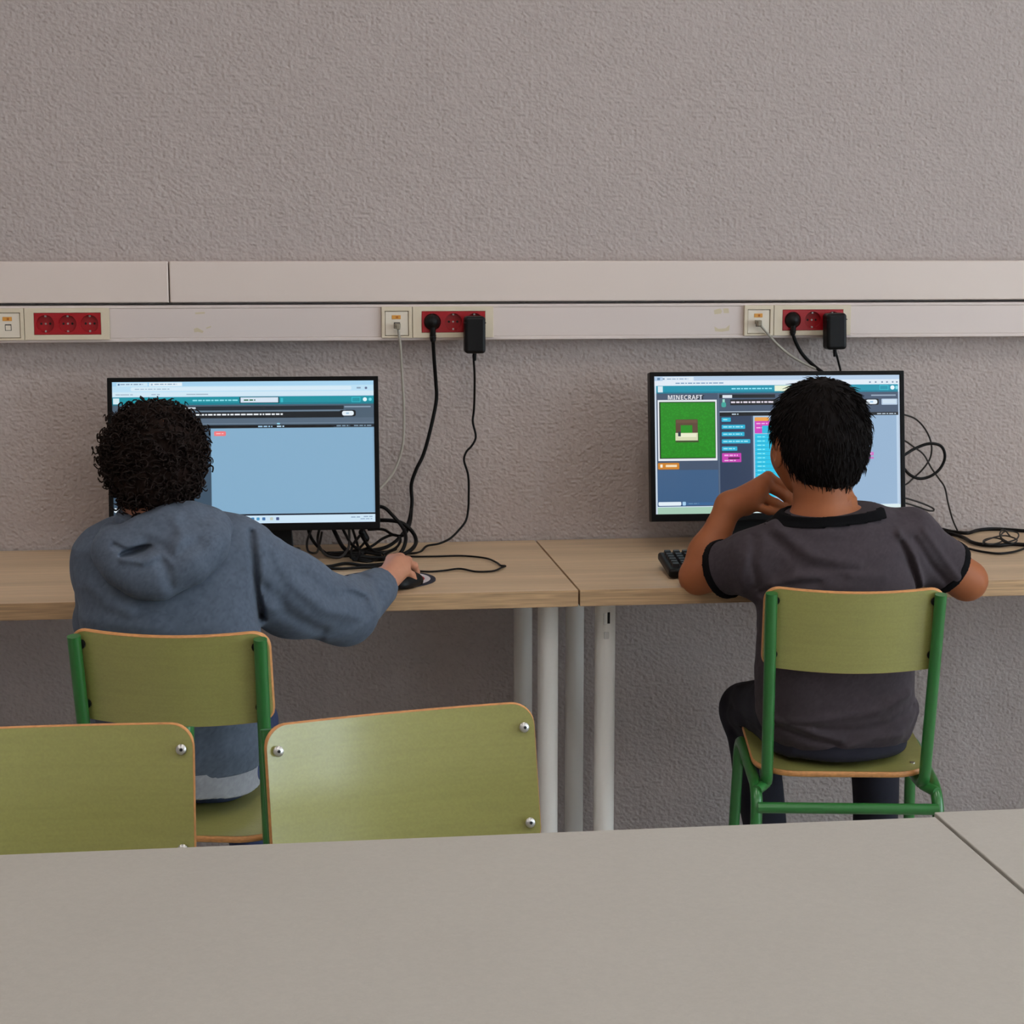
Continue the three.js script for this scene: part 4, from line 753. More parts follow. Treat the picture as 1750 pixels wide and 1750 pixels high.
// ================================================================ child in the charcoal tee
{
  const base = [1.07, 0, 0.72];
  const t = thing('person', 'child with short dark hair in a charcoal tee, cheek propped on one hand', 'person', base);
  const skin = srgb(160, 94, 58);
  // joints
  const HC = [1.0409, 1.0327, 0.7], head = headField(HC, 1.13, 0.12, -0.04);
  const nape = [1.0431, 0.9501, 0.735], neckB = [1.0417, 0.8857, 0.745];
  const shL = [0.9109, 0.8101, 0.735], shR = [1.2186, 0.8434, 0.735];
  const elL = [0.8223, 0.7608, 0.625], wrL = [0.8912, 0.9003, 0.6];
  const elR = [1.3583, 0.7538, 0.7], wrR = [1.27, 0.785, 0.47];
  const hipL = [1.0, 0.505, 0.72], hipR = [1.14, 0.505, 0.72], knL = [0.9885, 0.4226, 0.42], knR = [1.273, 0.4133, 0.42], anL = [1.03, 0.075, 0.48], anR = [1.262, 0.075, 0.48];
  // trunk of the body
  const S = [[0.5, 1.07, 0.73, 0.115, 0.08], [0.55, 1.07, 0.745, 0.13, 0.085], [0.66, 1.07, 0.755, 0.125, 0.08], [0.78, 1.07, 0.75, 0.138, 0.082], [0.86, 1.065, 0.742, 0.12, 0.07], [0.90, 1.06, 0.738, 0.05, 0.045]];
  const fL = [[[0.9796, 0.9536, 0.57], [1.013, 0.9332, 0.575], [1.0229, 0.9127, 0.585], [1.0223, 0.8999, 0.597]], [[0.9703, 0.9385, 0.583], [1.0069, 0.919, 0.585], [1.0224, 0.9016, 0.592], [1.0265, 0.893, 0.6]], [[0.9565, 0.9188, 0.595], [0.9884, 0.9033, 0.6], [1.0093, 0.8934, 0.6], [1.0218, 0.8889, 0.604]], [[0.9405, 0.8997, 0.602], [0.9724, 0.8889, 0.606], [1.0026, 0.8843, 0.603], [1.0274, 0.8783, 0.598]]];
  const thL = [[0.9304, 0.8926, 0.585], [0.9675, 0.8957, 0.56], [0.9966, 0.8942, 0.553], [1.014, 0.8866, 0.553]];
  const handL = handField(wrL, lerp3(wrL, elL, 0.3), fL, thL, 1.12);
  const hR = laidHand(wrR, -0.15, -1, 0.004, [0.16, 0.3, 0.2]), handR = handField(wrR, lerp3(wrR, elR, 0.3), hR.fingers, hR.thumb, 0.95);
  const bulkL = lerp3(elL, wrL, 0.33), bulkR = lerp3(elR, wrR, 0.33);
  const body = unionK([[trunk(S), 0.02], [capsule(nape, neckB, 0.049, 0.054), 0.03], [capsule(lerp3(nape, HC, 0.45), nape, 0.052, 0.049), 0.03], [capsule(neckB, shL, 0.042, 0.046), 0.03], [capsule(neckB, shR, 0.042, 0.046), 0.03],
    [capsule(shL, elL, 0.046, 0.037), 0.02], [capsule(shR, elR, 0.046, 0.042), 0.02], [capsule(elL, bulkL, 0.034, 0.037), 0.012], [capsule(bulkL, wrL, 0.037, 0.0225), 0.02], [capsule(elR, bulkR, 0.036, 0.036), 0.012], [capsule(bulkR, wrR, 0.036, 0.022), 0.02],
    [capsule(hipL, knL, 0.066, 0.05), 0.03], [capsule(hipR, knR, 0.066, 0.05), 0.03], [capsule(knL, anL, 0.046, 0.03), 0.015], [capsule(knR, anR, 0.046, 0.03), 0.015]]);
  const col = skinTone(skin);
  const whole = (x, y, z) => smin(smin(smin(body(x, y, z), head.f(x, y, z), 0.02), handL(x, y, z), 0.006), handR(x, y, z), 0.006);
  const g = joinMeshes([meshField((x, y, z) => smin(body(x, y, z), head.f(x, y, z), 0.02), [0.76, 0.02, 0.36], [1.47, 1.0, 0.9], 0.0065, col),
    meshField((x, y, z) => smin(body(x, y, z), head.f(x, y, z), 0.02), add3(HC, [-0.12, -0.14, -0.14]), add3(HC, [0.12, 0.13, 0.14]), 0.0034, col),
    meshField(whole, add3(wrL, [-0.05, -0.05, -0.08]), add3(wrL, [0.2, 0.11, 0.07]), 0.0028, col),
    meshField(whole, add3(wrR, [-0.1, -0.05, -0.2]), add3(wrR, [0.1, 0.06, 0.06]), 0.0032, col)]);
  const bodyMesh = wpart('body', g, vcol(0.55, { specularIntensity: 0.6 }), t);
  addEyes(t, head, 1.13);
  // finger nails of the propping hand
  const nail = std(srgb(196, 140, 118), 0.35);
  for (const f of [fL[3], fL[2]]) { const e = ellipsoid, q = lerp3(f[2], f[3], 0.9), n = new THREE.SphereGeometry(0.004, 10, 6); n.scale(1.2, 0.5, 0.9); n.translate(q[0], q[1] + 0.004, q[2] + 0.003); wpart('nail', n, nail, t); }

  // tee
  const T0 = [[0.432, 1.082, 0.735, 0.128, 0.108], [0.47, 1.078, 0.742, 0.150, 0.116], [0.51, 1.076, 0.752, 0.160, 0.112], [0.56, 1.072, 0.757, 0.158, 0.106], [0.62, 1.070, 0.765, 0.156, 0.100], [0.70, 1.071, 0.765, 0.160, 0.098], [0.77, 1.071, 0.76, 0.163, 0.096], [0.83, 1.068, 0.752, 0.150, 0.088], [0.87, 1.063, 0.75, 0.122, 0.074], [0.895, 1.062, 0.748, 0.100, 0.064], [0.94, 1.06, 0.744, 0.082, 0.058]];
  const slL = lerp3(shL, elL, 0.56), slR = lerp3(shR, elR, 0.70), collarC = [1.0235, 0.9034, 0.8];
  const fold = creases([
    [[[1.1956, 0.5596, 0.86], [1.123, 0.532, 0.87], [1.052, 0.5241, 0.875], [0.9616, 0.512, 0.87]], 0.010, 0.007], [[[1.2156, 0.5247, 0.84], [1.1506, 0.503, 0.86], [1.0776, 0.4942, 0.87], [1.008, 0.4989, 0.87]], 0.008, -0.005],
    [[[0.9327, 0.51, 0.85], [0.9849, 0.4974, 0.87], [1.0549, 0.4765, 0.87]], 0.008, 0.006], [[[0.9446, 0.4934, 0.85], [1, 0.4756, 0.86], [1.0467, 0.4647, 0.86]], 0.007, -0.005],
    [[[1.1853, 0.4762, 0.83], [1.1163, 0.4786, 0.86], [1.0701, 0.4616, 0.86]], 0.009, 0.006], [[[1.2461, 0.544, 0.78], [1.2357, 0.496, 0.8], [1.2084, 0.4574, 0.82]], 0.008, 0.005],
    [[[0.9324, 0.8926, 0.8], [0.9591, 0.8628, 0.83], [1.0056, 0.8312, 0.85], [1.0848, 0.8191, 0.855]], 0.012, 0.005], [[[0.9333, 0.8617, 0.82], [0.9831, 0.8148, 0.85], [1.0509, 0.7972, 0.855]], 0.012, -0.004],
    [[[1.1772, 0.8707, 0.8], [1.2081, 0.8241, 0.8], [1.2315, 0.7639, 0.79]], 0.008, 0.007], [[[1.2106, 0.857, 0.79], [1.2491, 0.8065, 0.77], [1.2916, 0.765, 0.74]], 0.007, -0.006], [[[1.2314, 0.8723, 0.78], [1.2739, 0.8201, 0.75], [1.3133, 0.7727, 0.72]], 0.008, 0.005], [[[1.1826, 0.8509, 0.82], [1.208, 0.7912, 0.81], [1.2246, 0.7543, 0.8]], 0.007, -0.007],
    [[[0.9292, 0.7729, 0.8], [0.9665, 0.7946, 0.83], [1.0393, 0.8009, 0.855], [1.1334, 0.7944, 0.85]], 0.009, 0.004], [[[0.9117, 0.758, 0.78], [0.9467, 0.7762, 0.82], [1.0069, 0.7826, 0.85]], 0.008, -0.004], [[[0.9007, 0.86, 0.77], [0.8899, 0.8143, 0.77], [0.9025, 0.7679, 0.77]], 0.008, -0.005], [[[0.8764, 0.8268, 0.74], [0.869, 0.7864, 0.74], [0.8779, 0.7489, 0.74]], 0.008, 0.004]], 0.74);
  const sleeves = unionK([[capsule(lerp3(neckB, shL, 0.55), shL, 0.045, 0.057), 0.03], [capsule(lerp3(neckB, shR, 0.55), shR, 0.048, 0.059), 0.03], [capsule(shL, slL, 0.057, 0.056), 0.03], [capsule(shR, slR, 0.059, 0.054), 0.03]]);
  const dirL = nrm3(sub3(elL, shL)), dirR = nrm3(sub3(elR, shR));
  const cutAt = (p, d) => (x, y, z) => (x - p[0]) * d[0] + (y - p[1]) * d[1] + (z - p[2]) * d[2];
  const cL = cutAt(slL, dirL), cR = cutAt(slR, dirR), tr = trunk(T0, 0.02);
  const nearL = (x, y, z) => len3([x - slL[0], y - slL[1], z - slL[2]]) < 0.1, nearR = (x, y, z) => len3([x - slR[0], y - slR[1], z - slR[2]]) < 0.1;
  // neck opening: a tilted plane through the collar
  const nd = nrm3([-0.07, 1, 0.10]), neckCut = cutAt(collarC, nd);
  const teeShape = (x, y, z) => {
    let d = smin(tr(x, y, z), Math.max(sleeves(x, y, z), Math.max(nearL(x, y, z) ? cL(x, y, z) : -1, nearR(x, y, z) ? cR(x, y, z) : -1)), 0.035);
    return d;
  };
  const hemY = (x, z) => 0.452 + 0.012 * Math.sin(x * 9 + 1) + Math.max(0, 0.76 - z) * 0.15;
  const tee = (x, y, z) => { let d = teeShape(x, y, z) - fold(x, y, z) + 0.006 * n3(x * 16, y * 10, z * 16) + 0.0012 * n3(x * 70, y * 70, z * 70); d = Math.max(d, neckCut(x, y, z), hemY(x, z) - y); return d; };
  const lo = [0.80, 0.4, 0.56], hi = [1.45, 0.97, 0.92];
  wpart('tee', meshField(tee, lo, hi, 0.0046, heather(srgb(60, 51, 56), 0.35)), vcol(0.95, { sheen: 0.3, sheenColor: srgb(120, 110, 115), sheenRoughness: 0.7 }), t, 'charcoal cotton tee');
  const trim = std(srgb(11, 10, 13), 0.95, { specularIntensity: 0.3 });
  // black ribbed trims: collar and two cuffs are thin shells hugging the tee
  const shellAt = (cut, a, b) => (x, y, z) => { const c = cut(x, y, z); return Math.max(teeShape(x, y, z) - 0.0035, -(teeShape(x, y, z) + 0.004), c - b, a - c); };
  const near = (f, p, r) => (x, y, z) => Math.max(f(x, y, z), len3([x - p[0], y - p[1], z - p[2]]) - r);
  wpart('collar', meshField(near(shellAt(neckCut, -0.017, 0.002), collarC, 0.135), add3(collarC, [-0.14, -0.09, -0.16]), add3(collarC, [0.14, 0.08, 0.08]), 0.0034), trim, t, 'black ribbed collar');
  wpart('cuff', meshField(near(shellAt(cL, -0.014, 0.003), slL, 0.085), add3(slL, [-0.09, -0.09, -0.09]), add3(slL, [0.09, 0.09, 0.09]), 0.0034), trim, t, 'black sleeve band');
  wpart('cuff', meshField(near(shellAt(cR, -0.014, 0.003), slR, 0.085), add3(slR, [-0.09, -0.09, -0.09]), add3(slR, [0.09, 0.09, 0.09]), 0.0034), trim, t, 'black sleeve band');
  // trousers
  const tro = unionK([[ellipsoid([1.08, 0.458, 0.742], [0.143, 0.05, 0.107]), 0.03], [ellipsoid([1.08, 0.443, 0.745], [0.14, 0.03, 0.122]), 0.01], [capsule(hipL, knL, 0.082, 0.062), 0.03], [capsule(hipR, knR, 0.082, 0.06), 0.03], [capsule(knL, anL, 0.058, 0.044), 0.02], [capsule(knR, anR, 0.058, 0.044), 0.02]]);
  const trF = creases([[[[0.9299, 0.4618, 0.46], [0.9397, 0.4165, 0.46], [0.948, 0.3867, 0.47]], 0.007, -0.005], [[[0.9486, 0.4918, 0.48], [0.9732, 0.4641, 0.5], [0.9672, 0.4267, 0.55]], 0.008, 0.004]], 0.42);
  wpart('trousers', meshField((x, y, z) => Math.max(tro(x, y, z) - trF(x, y, z) + 0.006 * n3(x * 18, y * 18, z * 18), 0.431 - y - (z < 0.56 ? 1 : 0), 0.075 - y), [0.82, 0.06, 0.33], [1.36, 0.6, 0.88], 0.006, heather(srgb(20, 20, 34), 0.3)), vcol(0.9), t, 'dark navy trousers');
  for (const [a, nm] of [[anL, 0], [anR, 0]]) { const f = unionK([[capsule([a[0], 0.04, a[2] + 0.02], [a[0], 0.032, a[2] - 0.12], 0.038, 0.032), 0.02], [capsule([a[0], 0.09, a[2]], [a[0], 0.04, a[2]], 0.036, 0.038), 0.02]]); wpart('shoe', meshField((x, y, z) => Math.max(f(x, y, z), 0.001 - y), [a[0] - 0.06, -0.005, a[2] - 0.18], [a[0] + 0.06, 0.14, a[2] + 0.08], 0.006), std(srgb(18, 18, 24), 0.7), t); }
  // hair: a cap with a hairline, then many short strands
  const hairCol = srgb(17, 12, 11);
  const cap = union([ellipsoid(head.T(0, 0.030, 0.014), [0.0805 * 1.13, 0.087 * 1.13, 0.096 * 1.13], 0, 0.12, 0), ellipsoid(head.T(0, -0.012, 0.04), [0.064 * 1.13, 0.07 * 1.13, 0.066 * 1.13], 0, 0.12, 0)], 0.03);
  const inv = head.M.clone().invert(), toHead = (x, y, z) => { const v = new THREE.Vector3(x - HC[0], y - HC[1], z - HC[2]).applyMatrix4(inv).multiplyScalar(1 / 1.13); return v; };
  const lineAt = (v) => { // lower hairline: nape at the back, above the ears at the sides, fringe in front
    const a = Math.atan2(Math.abs(v.x), v.z); // 0 back, pi front
    if (a < 0.75) return -0.083 + 0.006 * Math.sin(v.x * 160); if (a < 1.25) return -0.083 + (a - 0.75) / 0.5 * 0.062; if (a < 1.9) return -0.021 + 0.03 * Math.max(0, 1 - Math.abs(a - 1.5) / 0.25); return -0.021 + Math.min(1, (a - 1.9) / 0.3) * 0.075;
  };
  const hairF = (x, y, z) => { const v = toHead(x, y, z); return Math.max(cap(x, y, z) + 0.005 * n3(x * 60, y * 40, z * 60) + 0.004 * n3(x * 150, y * 90, z * 150), (lineAt(v) - v.y) * 0.9 * 1.13, -head.f(x, y, z) - 0.006); };
  const hm = vcol(0.8, { specularIntensity: 0.25 });
  const hair = wpart('hair', meshField(hairF, add3(HC, [-0.13, -0.13, -0.14]), add3(HC, [0.13, 0.16, 0.15]), 0.0034, (x, y, z) => { const k = 1 + 0.6 * n3(x * 220, y * 90, z * 220); return [hairCol.r * k, hairCol.g * k, hairCol.b * k]; }), hm, t, 'short straight dark hair');
  // strands
  const strands = [], crown = head.T(-0.005, 0.12, 0.035);
  seed = 777;
  for (let i = 0; i < 3600; i++) {
    const u = rr(-1, 1), a = rr(0, Math.PI * 2), q = Math.sqrt(1 - u * u), d = [q * Math.cos(a), u, q * Math.sin(a)]; let o = head.T(0, 0.022, 0.016), lo2 = 0.02, hi2 = 0.16;
    for (let k = 0; k < 16; k++) { const m = (lo2 + hi2) / 2; if (cap(o[0] + d[0] * m, o[1] + d[1] * m, o[2] + d[2] * m) < 0) lo2 = m; else hi2 = m; }
    const p = [o[0] + d[0] * lo2, o[1] + d[1] * lo2, o[2] + d[2] * lo2], v = toHead(...p); if (v.y < lineAt(v) + 0.006) continue;
    const e = 0.003, nn = nrm3([cap(p[0] + e, p[1], p[2]) - cap(p[0] - e, p[1], p[2]), cap(p[0], p[1] + e, p[2]) - cap(p[0], p[1] - e, p[2]), cap(p[0], p[1], p[2] + e) - cap(p[0], p[1], p[2] - e)]);
    let w = sub3(p, crown); const dn = w[0] * nn[0] + w[1] * nn[1] + w[2] * nn[2]; w = nrm3(sub3(w, mul3(nn, dn))); w = nrm3(add3(w, [rr(-0.35, 0.35), rr(-0.5, 0.1), rr(-0.35, 0.35)]));
    const L = rr(0.014, 0.03), lift = rr(0.05, 0.3), pts = [add3(p, mul3(nn, -0.003)), add3(add3(p, mul3(w, L * 0.5)), mul3(nn, L * lift * 0.5)), add3(add3(p, mul3(w, L)), mul3(nn, L * lift * (v.y > 0.06 ? 0.9 : 0.3)))];
    strands.push([pts, rr(0.0009, 0.0016)]);
  }
  wpart('hair_strands', ribbonTubes(strands), std(hairCol, 0.7, { specularIntensity: 0.3 }), t, undefined, hair);
}
// thin tapering three-sided strands, all in one geometry
function ribbonTubes(list) {
  const pos = [], idx = [];
  for (const [pts, r] of list) {
    const n = pts.length, b0 = pos.length / 3;
    for (let i = 0; i < n; i++) {
      const a = pts[Math.max(0, i - 1)], b = pts[Math.min(n - 1, i + 1)], d = nrm3(sub3(b, a)); let u = Math.abs(d[1]) < 0.9 ? [d[2], 0, -d[0]] : [1, 0, 0]; u = nrm3(u); const v = [d[1] * u[2] - d[2] * u[1], d[2] * u[0] - d[0] * u[2], d[0] * u[1] - d[1] * u[0]];
      const rad = r * (i === n - 1 ? 0.25 : 1); for (let k = 0; k < 3; k++) { const c = Math.cos(k * 2.0944), s = Math.sin(k * 2.0944); pos.push(pts[i][0] + (u[0] * c + v[0] * s) * rad, pts[i][1] + (u[1] * c + v[1] * s) * rad, pts[i][2] + (u[2] * c + v[2] * s) * rad); }
      if (i) for (let k = 0; k < 3; k++) { const p = b0 + (i - 1) * 3 + k, q = b0 + (i - 1) * 3 + (k + 1) % 3; idx.push(p, p + 3, q, q, p + 3, q + 3); }
    }
  }
  const g = new THREE.BufferGeometry(); g.setAttribute('position', new THREE.Float32BufferAttribute(pos, 3)); g.setIndex(idx); g.computeVertexNormals(); return g;
}

// ================================================================ curly-haired child in the hoodie
{
  const base = [-0.2, 0, 0.95];
  const t = thing('person', 'child with curly dark hair in a blue-grey hoodie reaching for the mouse', 'person', base);
  const skin = srgb(196, 136, 108);
  const HC = [-0.2294, 1.0419, 0.915], head = headField(HC, 0.95, 0.1, 0.02);
  const nape = [-0.2294, 0.971, 0.945], neckB = [-0.2192, 0.9292, 0.965];
  const shL = [-0.3045, 0.8735, 0.95], shR = [-0.0992, 0.8783, 0.955];
  const md = [0.0105, 0.7898, 0.88], elR = [0.1061, 0.7399, 0.795], wrR = [0.188, 0.7647, 0.65];
  const elL = [-0.335, 0.735, 0.8], wrL = [-0.24, 0.785, 0.58];
  const hipL = [-0.265, 0.505, 0.92], hipR = [-0.125, 0.505, 0.92], knL = [-0.28, 0.48, 0.56], knR = [-0.085, 0.475, 0.58], anL = [-0.3, 0.075, 0.6], anR = [-0.07, 0.075, 0.62];
  const S = [[0.52, -0.195, 0.94, 0.115, 0.075], [0.56, -0.195, 0.965, 0.13, 0.085], [0.70, -0.2, 0.985, 0.13, 0.08], [0.82, -0.205, 0.975, 0.138, 0.08], [0.90, -0.21, 0.965, 0.12, 0.065], [0.94, -0.215, 0.96, 0.05, 0.045]];
  const hd = { fingers: [[[0.2103, 0.7925, 0.53], [0.2234, 0.7842, 0.49], [0.2306, 0.768, 0.468], [0.2312, 0.7564, 0.458]], [[0.2289, 0.7954, 0.535], [0.2463, 0.785, 0.505], [0.2548, 0.7692, 0.485], [0.2552, 0.7582, 0.478]], [[0.2407, 0.7898, 0.553], [0.2561, 0.7792, 0.535], [0.2614, 0.764, 0.525], [0.2592, 0.7526, 0.522]], [[0.235, 0.7773, 0.583], [0.25, 0.766, 0.568], [0.2539, 0.7552, 0.562], [0.2493, 0.7466, 0.56]]], thumb: [[0.1822, 0.7739, 0.61], [0.1927, 0.7703, 0.565], [0.2052, 0.7602, 0.53], [0.2138, 0.7506, 0.505]] }, handR = handField(wrR, lerp3(wrR, elR, 0.3), hd.fingers, hd.thumb, 1.0);
  const hl = laidHand(wrL, 0.25, 1, 0.002, [0.12, 0.25, 0.2]), handL = handField(wrL, lerp3(wrL, elL, 0.3), hl.fingers, hl.thumb, 0.95);
  const body = unionK([[trunk(S), 0.02], [capsule(nape, neckB, 0.047, 0.052), 0.03], [capsule(lerp3(nape, HC, 0.45), nape, 0.05, 0.047), 0.03], [capsule(neckB, shL, 0.04, 0.044), 0.03], [capsule(neckB, shR, 0.04, 0.044), 0.03], [capsule(shL, elL, 0.044, 0.036), 0.02], [capsule(shR, md, 0.044, 0.04), 0.02], [capsule(md, elR, 0.04, 0.036), 0.02], [capsule(elL, wrL, 0.035, 0.021), 0.02], [capsule(elR, wrR, 0.035, 0.021), 0.02],
    [capsule(hipL, knL, 0.066, 0.05), 0.03], [capsule(hipR, knR, 0.066, 0.05), 0.03], [capsule(knL, anL, 0.046, 0.03), 0.015], [capsule(knR, anR, 0.046, 0.03), 0.015]]);
  const col = skinTone(skin), bh = (x, y, z) => smin(body(x, y, z), head.f(x, y, z), 0.02), whole = (x, y, z) => smin(smin(bh(x, y, z), handR(x, y, z), 0.006), handL(x, y, z), 0.006);
  wpart('body', joinMeshes([meshField(bh, [-0.43, 0.02, 0.5], [0.25, 1.03, 1.1], 0.0065, col), meshField(bh, add3(HC, [-0.12, -0.14, -0.14]), add3(HC, [0.12, 0.13, 0.14]), 0.0034, col), meshField(whole, add3(wrR, [-0.07, -0.05, -0.18]), add3(wrR, [0.13, 0.07, 0.05]), 0.0028, col), meshField(whole, add3(wrL, [-0.08, -0.05, -0.18]), add3(wrL, [0.12, 0.06, 0.05]), 0.0034, col)]), vcol(0.55, { sheen: 0.2, sheenColor: srgb(210, 150, 120), sheenRoughness: 0.6 }), t);
  addEyes(t, head, 0.95);
  // hoodie
  const T0 = [[0.47, -0.198, 0.935, 0.146, 0.108], [0.55, -0.198, 0.96, 0.152, 0.112], [0.66, -0.198, 0.985, 0.152, 0.108], [0.76, -0.2, 0.99, 0.154, 0.102], [0.84, -0.202, 0.98, 0.152, 0.098], [0.90, -0.205, 0.97, 0.135, 0.085], [0.935, -0.21, 0.965, 0.085, 0.068]];
  const cuffR = lerp3(elR, wrR, 0.86), dR = nrm3(sub3(wrR, elR));
  const arms = unionK([[capsule(lerp3(neckB, shR, 0.5), shR, 0.058, 0.068), 0.03], [capsule(lerp3(neckB, shL, 0.5), shL, 0.056, 0.064), 0.03], [capsule(shR, md, 0.070, 0.073), 0.03], [capsule(md, elR, 0.073, 0.060), 0.03], [capsule(elR, cuffR, 0.060, 0.040), 0.02], [capsule(shL, elL, 0.062, 0.052), 0.03], [capsule(elL, lerp3(elL, wrL, 0.85), 0.052, 0.036), 0.02]]);
  const armCreases = creases([
    [[[-0.0604, 0.9244, 1.02], [-0.0568, 0.8833, 1.05], [-0.0537, 0.834, 1.06], [-0.0451, 0.7673, 1.06]], 0.006, -0.011], [[[-0.0409, 0.9141, 0.99], [-0.0349, 0.8534, 1], [-0.0209, 0.7886, 0.99]], 0.012, 0.006],
    [[[-0.0192, 0.8899, 0.94], [0.0108, 0.831, 0.94], [0.0738, 0.7698, 0.88], [0.128, 0.746, 0.85]], 0.012, 0.006], [[[-0.0355, 0.8289, 0.98], [-0.0006, 0.7748, 0.95], [0.0625, 0.7265, 0.88]], 0.012, -0.007], [[[0.0322, 0.8394, 0.9], [0.0742, 0.7969, 0.88], [0.1396, 0.7713, 0.84]], 0.011, -0.006],
    [[[0.1221, 0.7976, 0.74], [0.1497, 0.78, 0.74], [0.166, 0.7455, 0.74]], 0.008, 0.005], [[[0.1363, 0.7994, 0.72], [0.1657, 0.7855, 0.71], [0.1767, 0.7566, 0.71]], 0.007, -0.006], [[[0.0736, 0.7033, 0.85], [0.1168, 0.7132, 0.85], [0.1629, 0.7406, 0.8]], 0.010, 0.005],
    [[[-0.3353, 0.849, 1.05], [-0.3041, 0.8237, 1.08], [-0.265, 0.8046, 1.09]], 0.012, 0.004], [[[-0.3471, 0.7885, 1.05], [-0.285, 0.785, 1.09], [-0.2074, 0.7809, 1.09]], 0.012, 0.003]], 0.7);
  // hood lying on the back: a rolled rim round the neck and a drooping pouch
  const hoodU = union(chain([[-0.2992, 0.9275, 0.99], [-0.2963, 0.9054, 1.03], [-0.2745, 0.8826, 1.065], [-0.2426, 0.8665, 1.08], [-0.2093, 0.8666, 1.085], [-0.1644, 0.8879, 1.075], [-0.1316, 0.9166, 1.045], [-0.1147, 0.9344, 1.005]], [0.022, 0.028, 0.030, 0.030, 0.030, 0.032, 0.030, 0.025]), 0.03);
  const pouch = ellipsoid([-0.2094, 0.9044, 1.035], [0.092, 0.06, 0.05], -0.35, 0, 0.1);
  const rimTop = union(chain([[-0.2661, 0.9177, 1.01], [-0.2392, 0.933, 1.02], [-0.1973, 0.9465, 1.02], [-0.163, 0.9494, 1.01], [-0.1332, 0.9376, 0.99], [-0.1141, 0.9207, 0.97]], [0.022, 0.026, 0.03, 0.03, 0.028, 0.026]), 0.02);
  const rimLeft = union(chain([[-0.3001, 0.9207, 0.96], [-0.2847, 0.9206, 1], [-0.261, 0.9294, 1.02], [-0.2403, 0.9387, 1.03]], [0.018, 0.018, 0.014, 0.012]), 0.01);
  const dip = ellipsoid([-0.2506, 0.9115, 1.085], [0.03, 0.007, 0.03], 0, 0, 0.25), dip2 = capsule([-0.2323, 0.9178, 1.095], [-0.2223, 0.9194, 1.1], 0.005, 0.007);
  const hoodCreases = creases([[[[-0.2325, 0.9239, 1.09], [-0.1845, 0.908, 1.09], [-0.1461, 0.9239, 1.07]], 0.012, -0.006], [[[-0.2203, 0.9204, 1.1], [-0.1986, 0.8818, 1.11], [-0.1944, 0.8568, 1.11]], 0.010, -0.006], [[[-0.1853, 0.9619, 1.05], [-0.1727, 0.9361, 1.08], [-0.1844, 0.913, 1.09]], 0.010, 0.005], [[[-0.2726, 0.9032, 1.08], [-0.2374, 0.8979, 1.1], [-0.215, 0.9053, 1.1]], 0.007, 0.007], [[[-0.2883, 0.9202, 1.06], [-0.2523, 0.9064, 1.09], [-0.2204, 0.9174, 1.1]], 0.005, -0.006]], 0.98);
  const hood0 = unionK([[hoodU, 0.03], [pouch, 0.03], [rimTop, 0.02], [rimLeft, 0.012]]);
  const hood = (x, y, z) => { let d = hood0(x, y, z) - hoodCreases(x, y, z); for (const q of [dip, dip2]) { const v = -q(x, y, z); const h = Math.max(0.006 - Math.abs(d - v), 0) / 0.006; d = Math.max(d, v) + h * h * 0.0015; } return d + 0.004 * n3(x * 24, y * 24, z * 24); };
  const tr = trunk(T0, 0.02), neckHole = capsule([-0.2301, 0.9814, 0.93], neckB, 0.05, 0.048);
  const hoodie = (x, y, z) => {
    let d = smin(tr(x, y, z), arms(x, y, z), 0.035) - armCreases(x, y, z) + 0.007 * n3(x * 13, y * 9, z * 13);
    const c = (x - cuffR[0]) * dR[0] + (y - cuffR[1]) * dR[1] + (z - cuffR[2]) * dR[2]; if (x > 0.05) d = Math.max(d, c - 0.012);
    return Math.max(d, 0.498 - y, -neckHole(x, y, z));
  };
  const fleece = vcol(0.97, { sheen: 0.4, sheenColor: srgb(130, 140, 155), sheenRoughness: 0.8 }), hcol = heather(srgb(82, 92, 107), 0.4);
  wpart('hoodie', meshField(hoodie, [-0.46, 0.46, 0.54], [0.24, 1.0, 1.16], 0.005, hcol), fleece, t, 'blue-grey fleece hoodie');
  wpart('hood', meshField((x, y, z) => Math.max(hood(x, y, z), -neckHole(x, y, z)), [-0.37, 0.82, 0.9], [-0.05, 1.01, 1.16], 0.0036, hcol), fleece, t, 'hood lying on the back');
  // lighter shirt hem below the hoodie
  const hem = trunk([[0.45, -0.198, 0.93, 0.142, 0.107], [0.53, -0.198, 0.952, 0.146, 0.107]], 0.005);
  wpart('shirt_hem', meshField((x, y, z) => Math.max(hem(x, y, z) + 0.004 * n3(x * 30, y * 20, z * 30), 0.456 + 0.004 * Math.sin(x * 25) - y, y - 0.512), [-0.37, 0.44, 0.8], [-0.03, 0.53, 1.09], 0.005, heather(srgb(150, 152, 160), 0.25)), vcol(0.95), t, 'light grey shirt hem');
  const tro = unionK([[ellipsoid([-0.195, 0.48, 0.915], [0.13, 0.055, 0.075]), 0.03], [capsule(hipL, knL, 0.08, 0.06), 0.03], [capsule(hipR, knR, 0.08, 0.06), 0.03], [capsule(knL, anL, 0.056, 0.044), 0.02], [capsule(knR, anR, 0.056, 0.044), 0.02]]);
  wpart('jeans', meshField((x, y, z) => Math.max(tro(x, y, z) + 0.006 * n3(x * 18, y * 18, z * 18), 0.428 - y - (z < 0.78 ? 1 : 0), 0.075 - y), [-0.4, 0.06, 0.48], [0.06, 0.6, 1.08], 0.0065, heather(srgb(52, 66, 104), 0.3)), vcol(0.9), t, 'blue jeans');
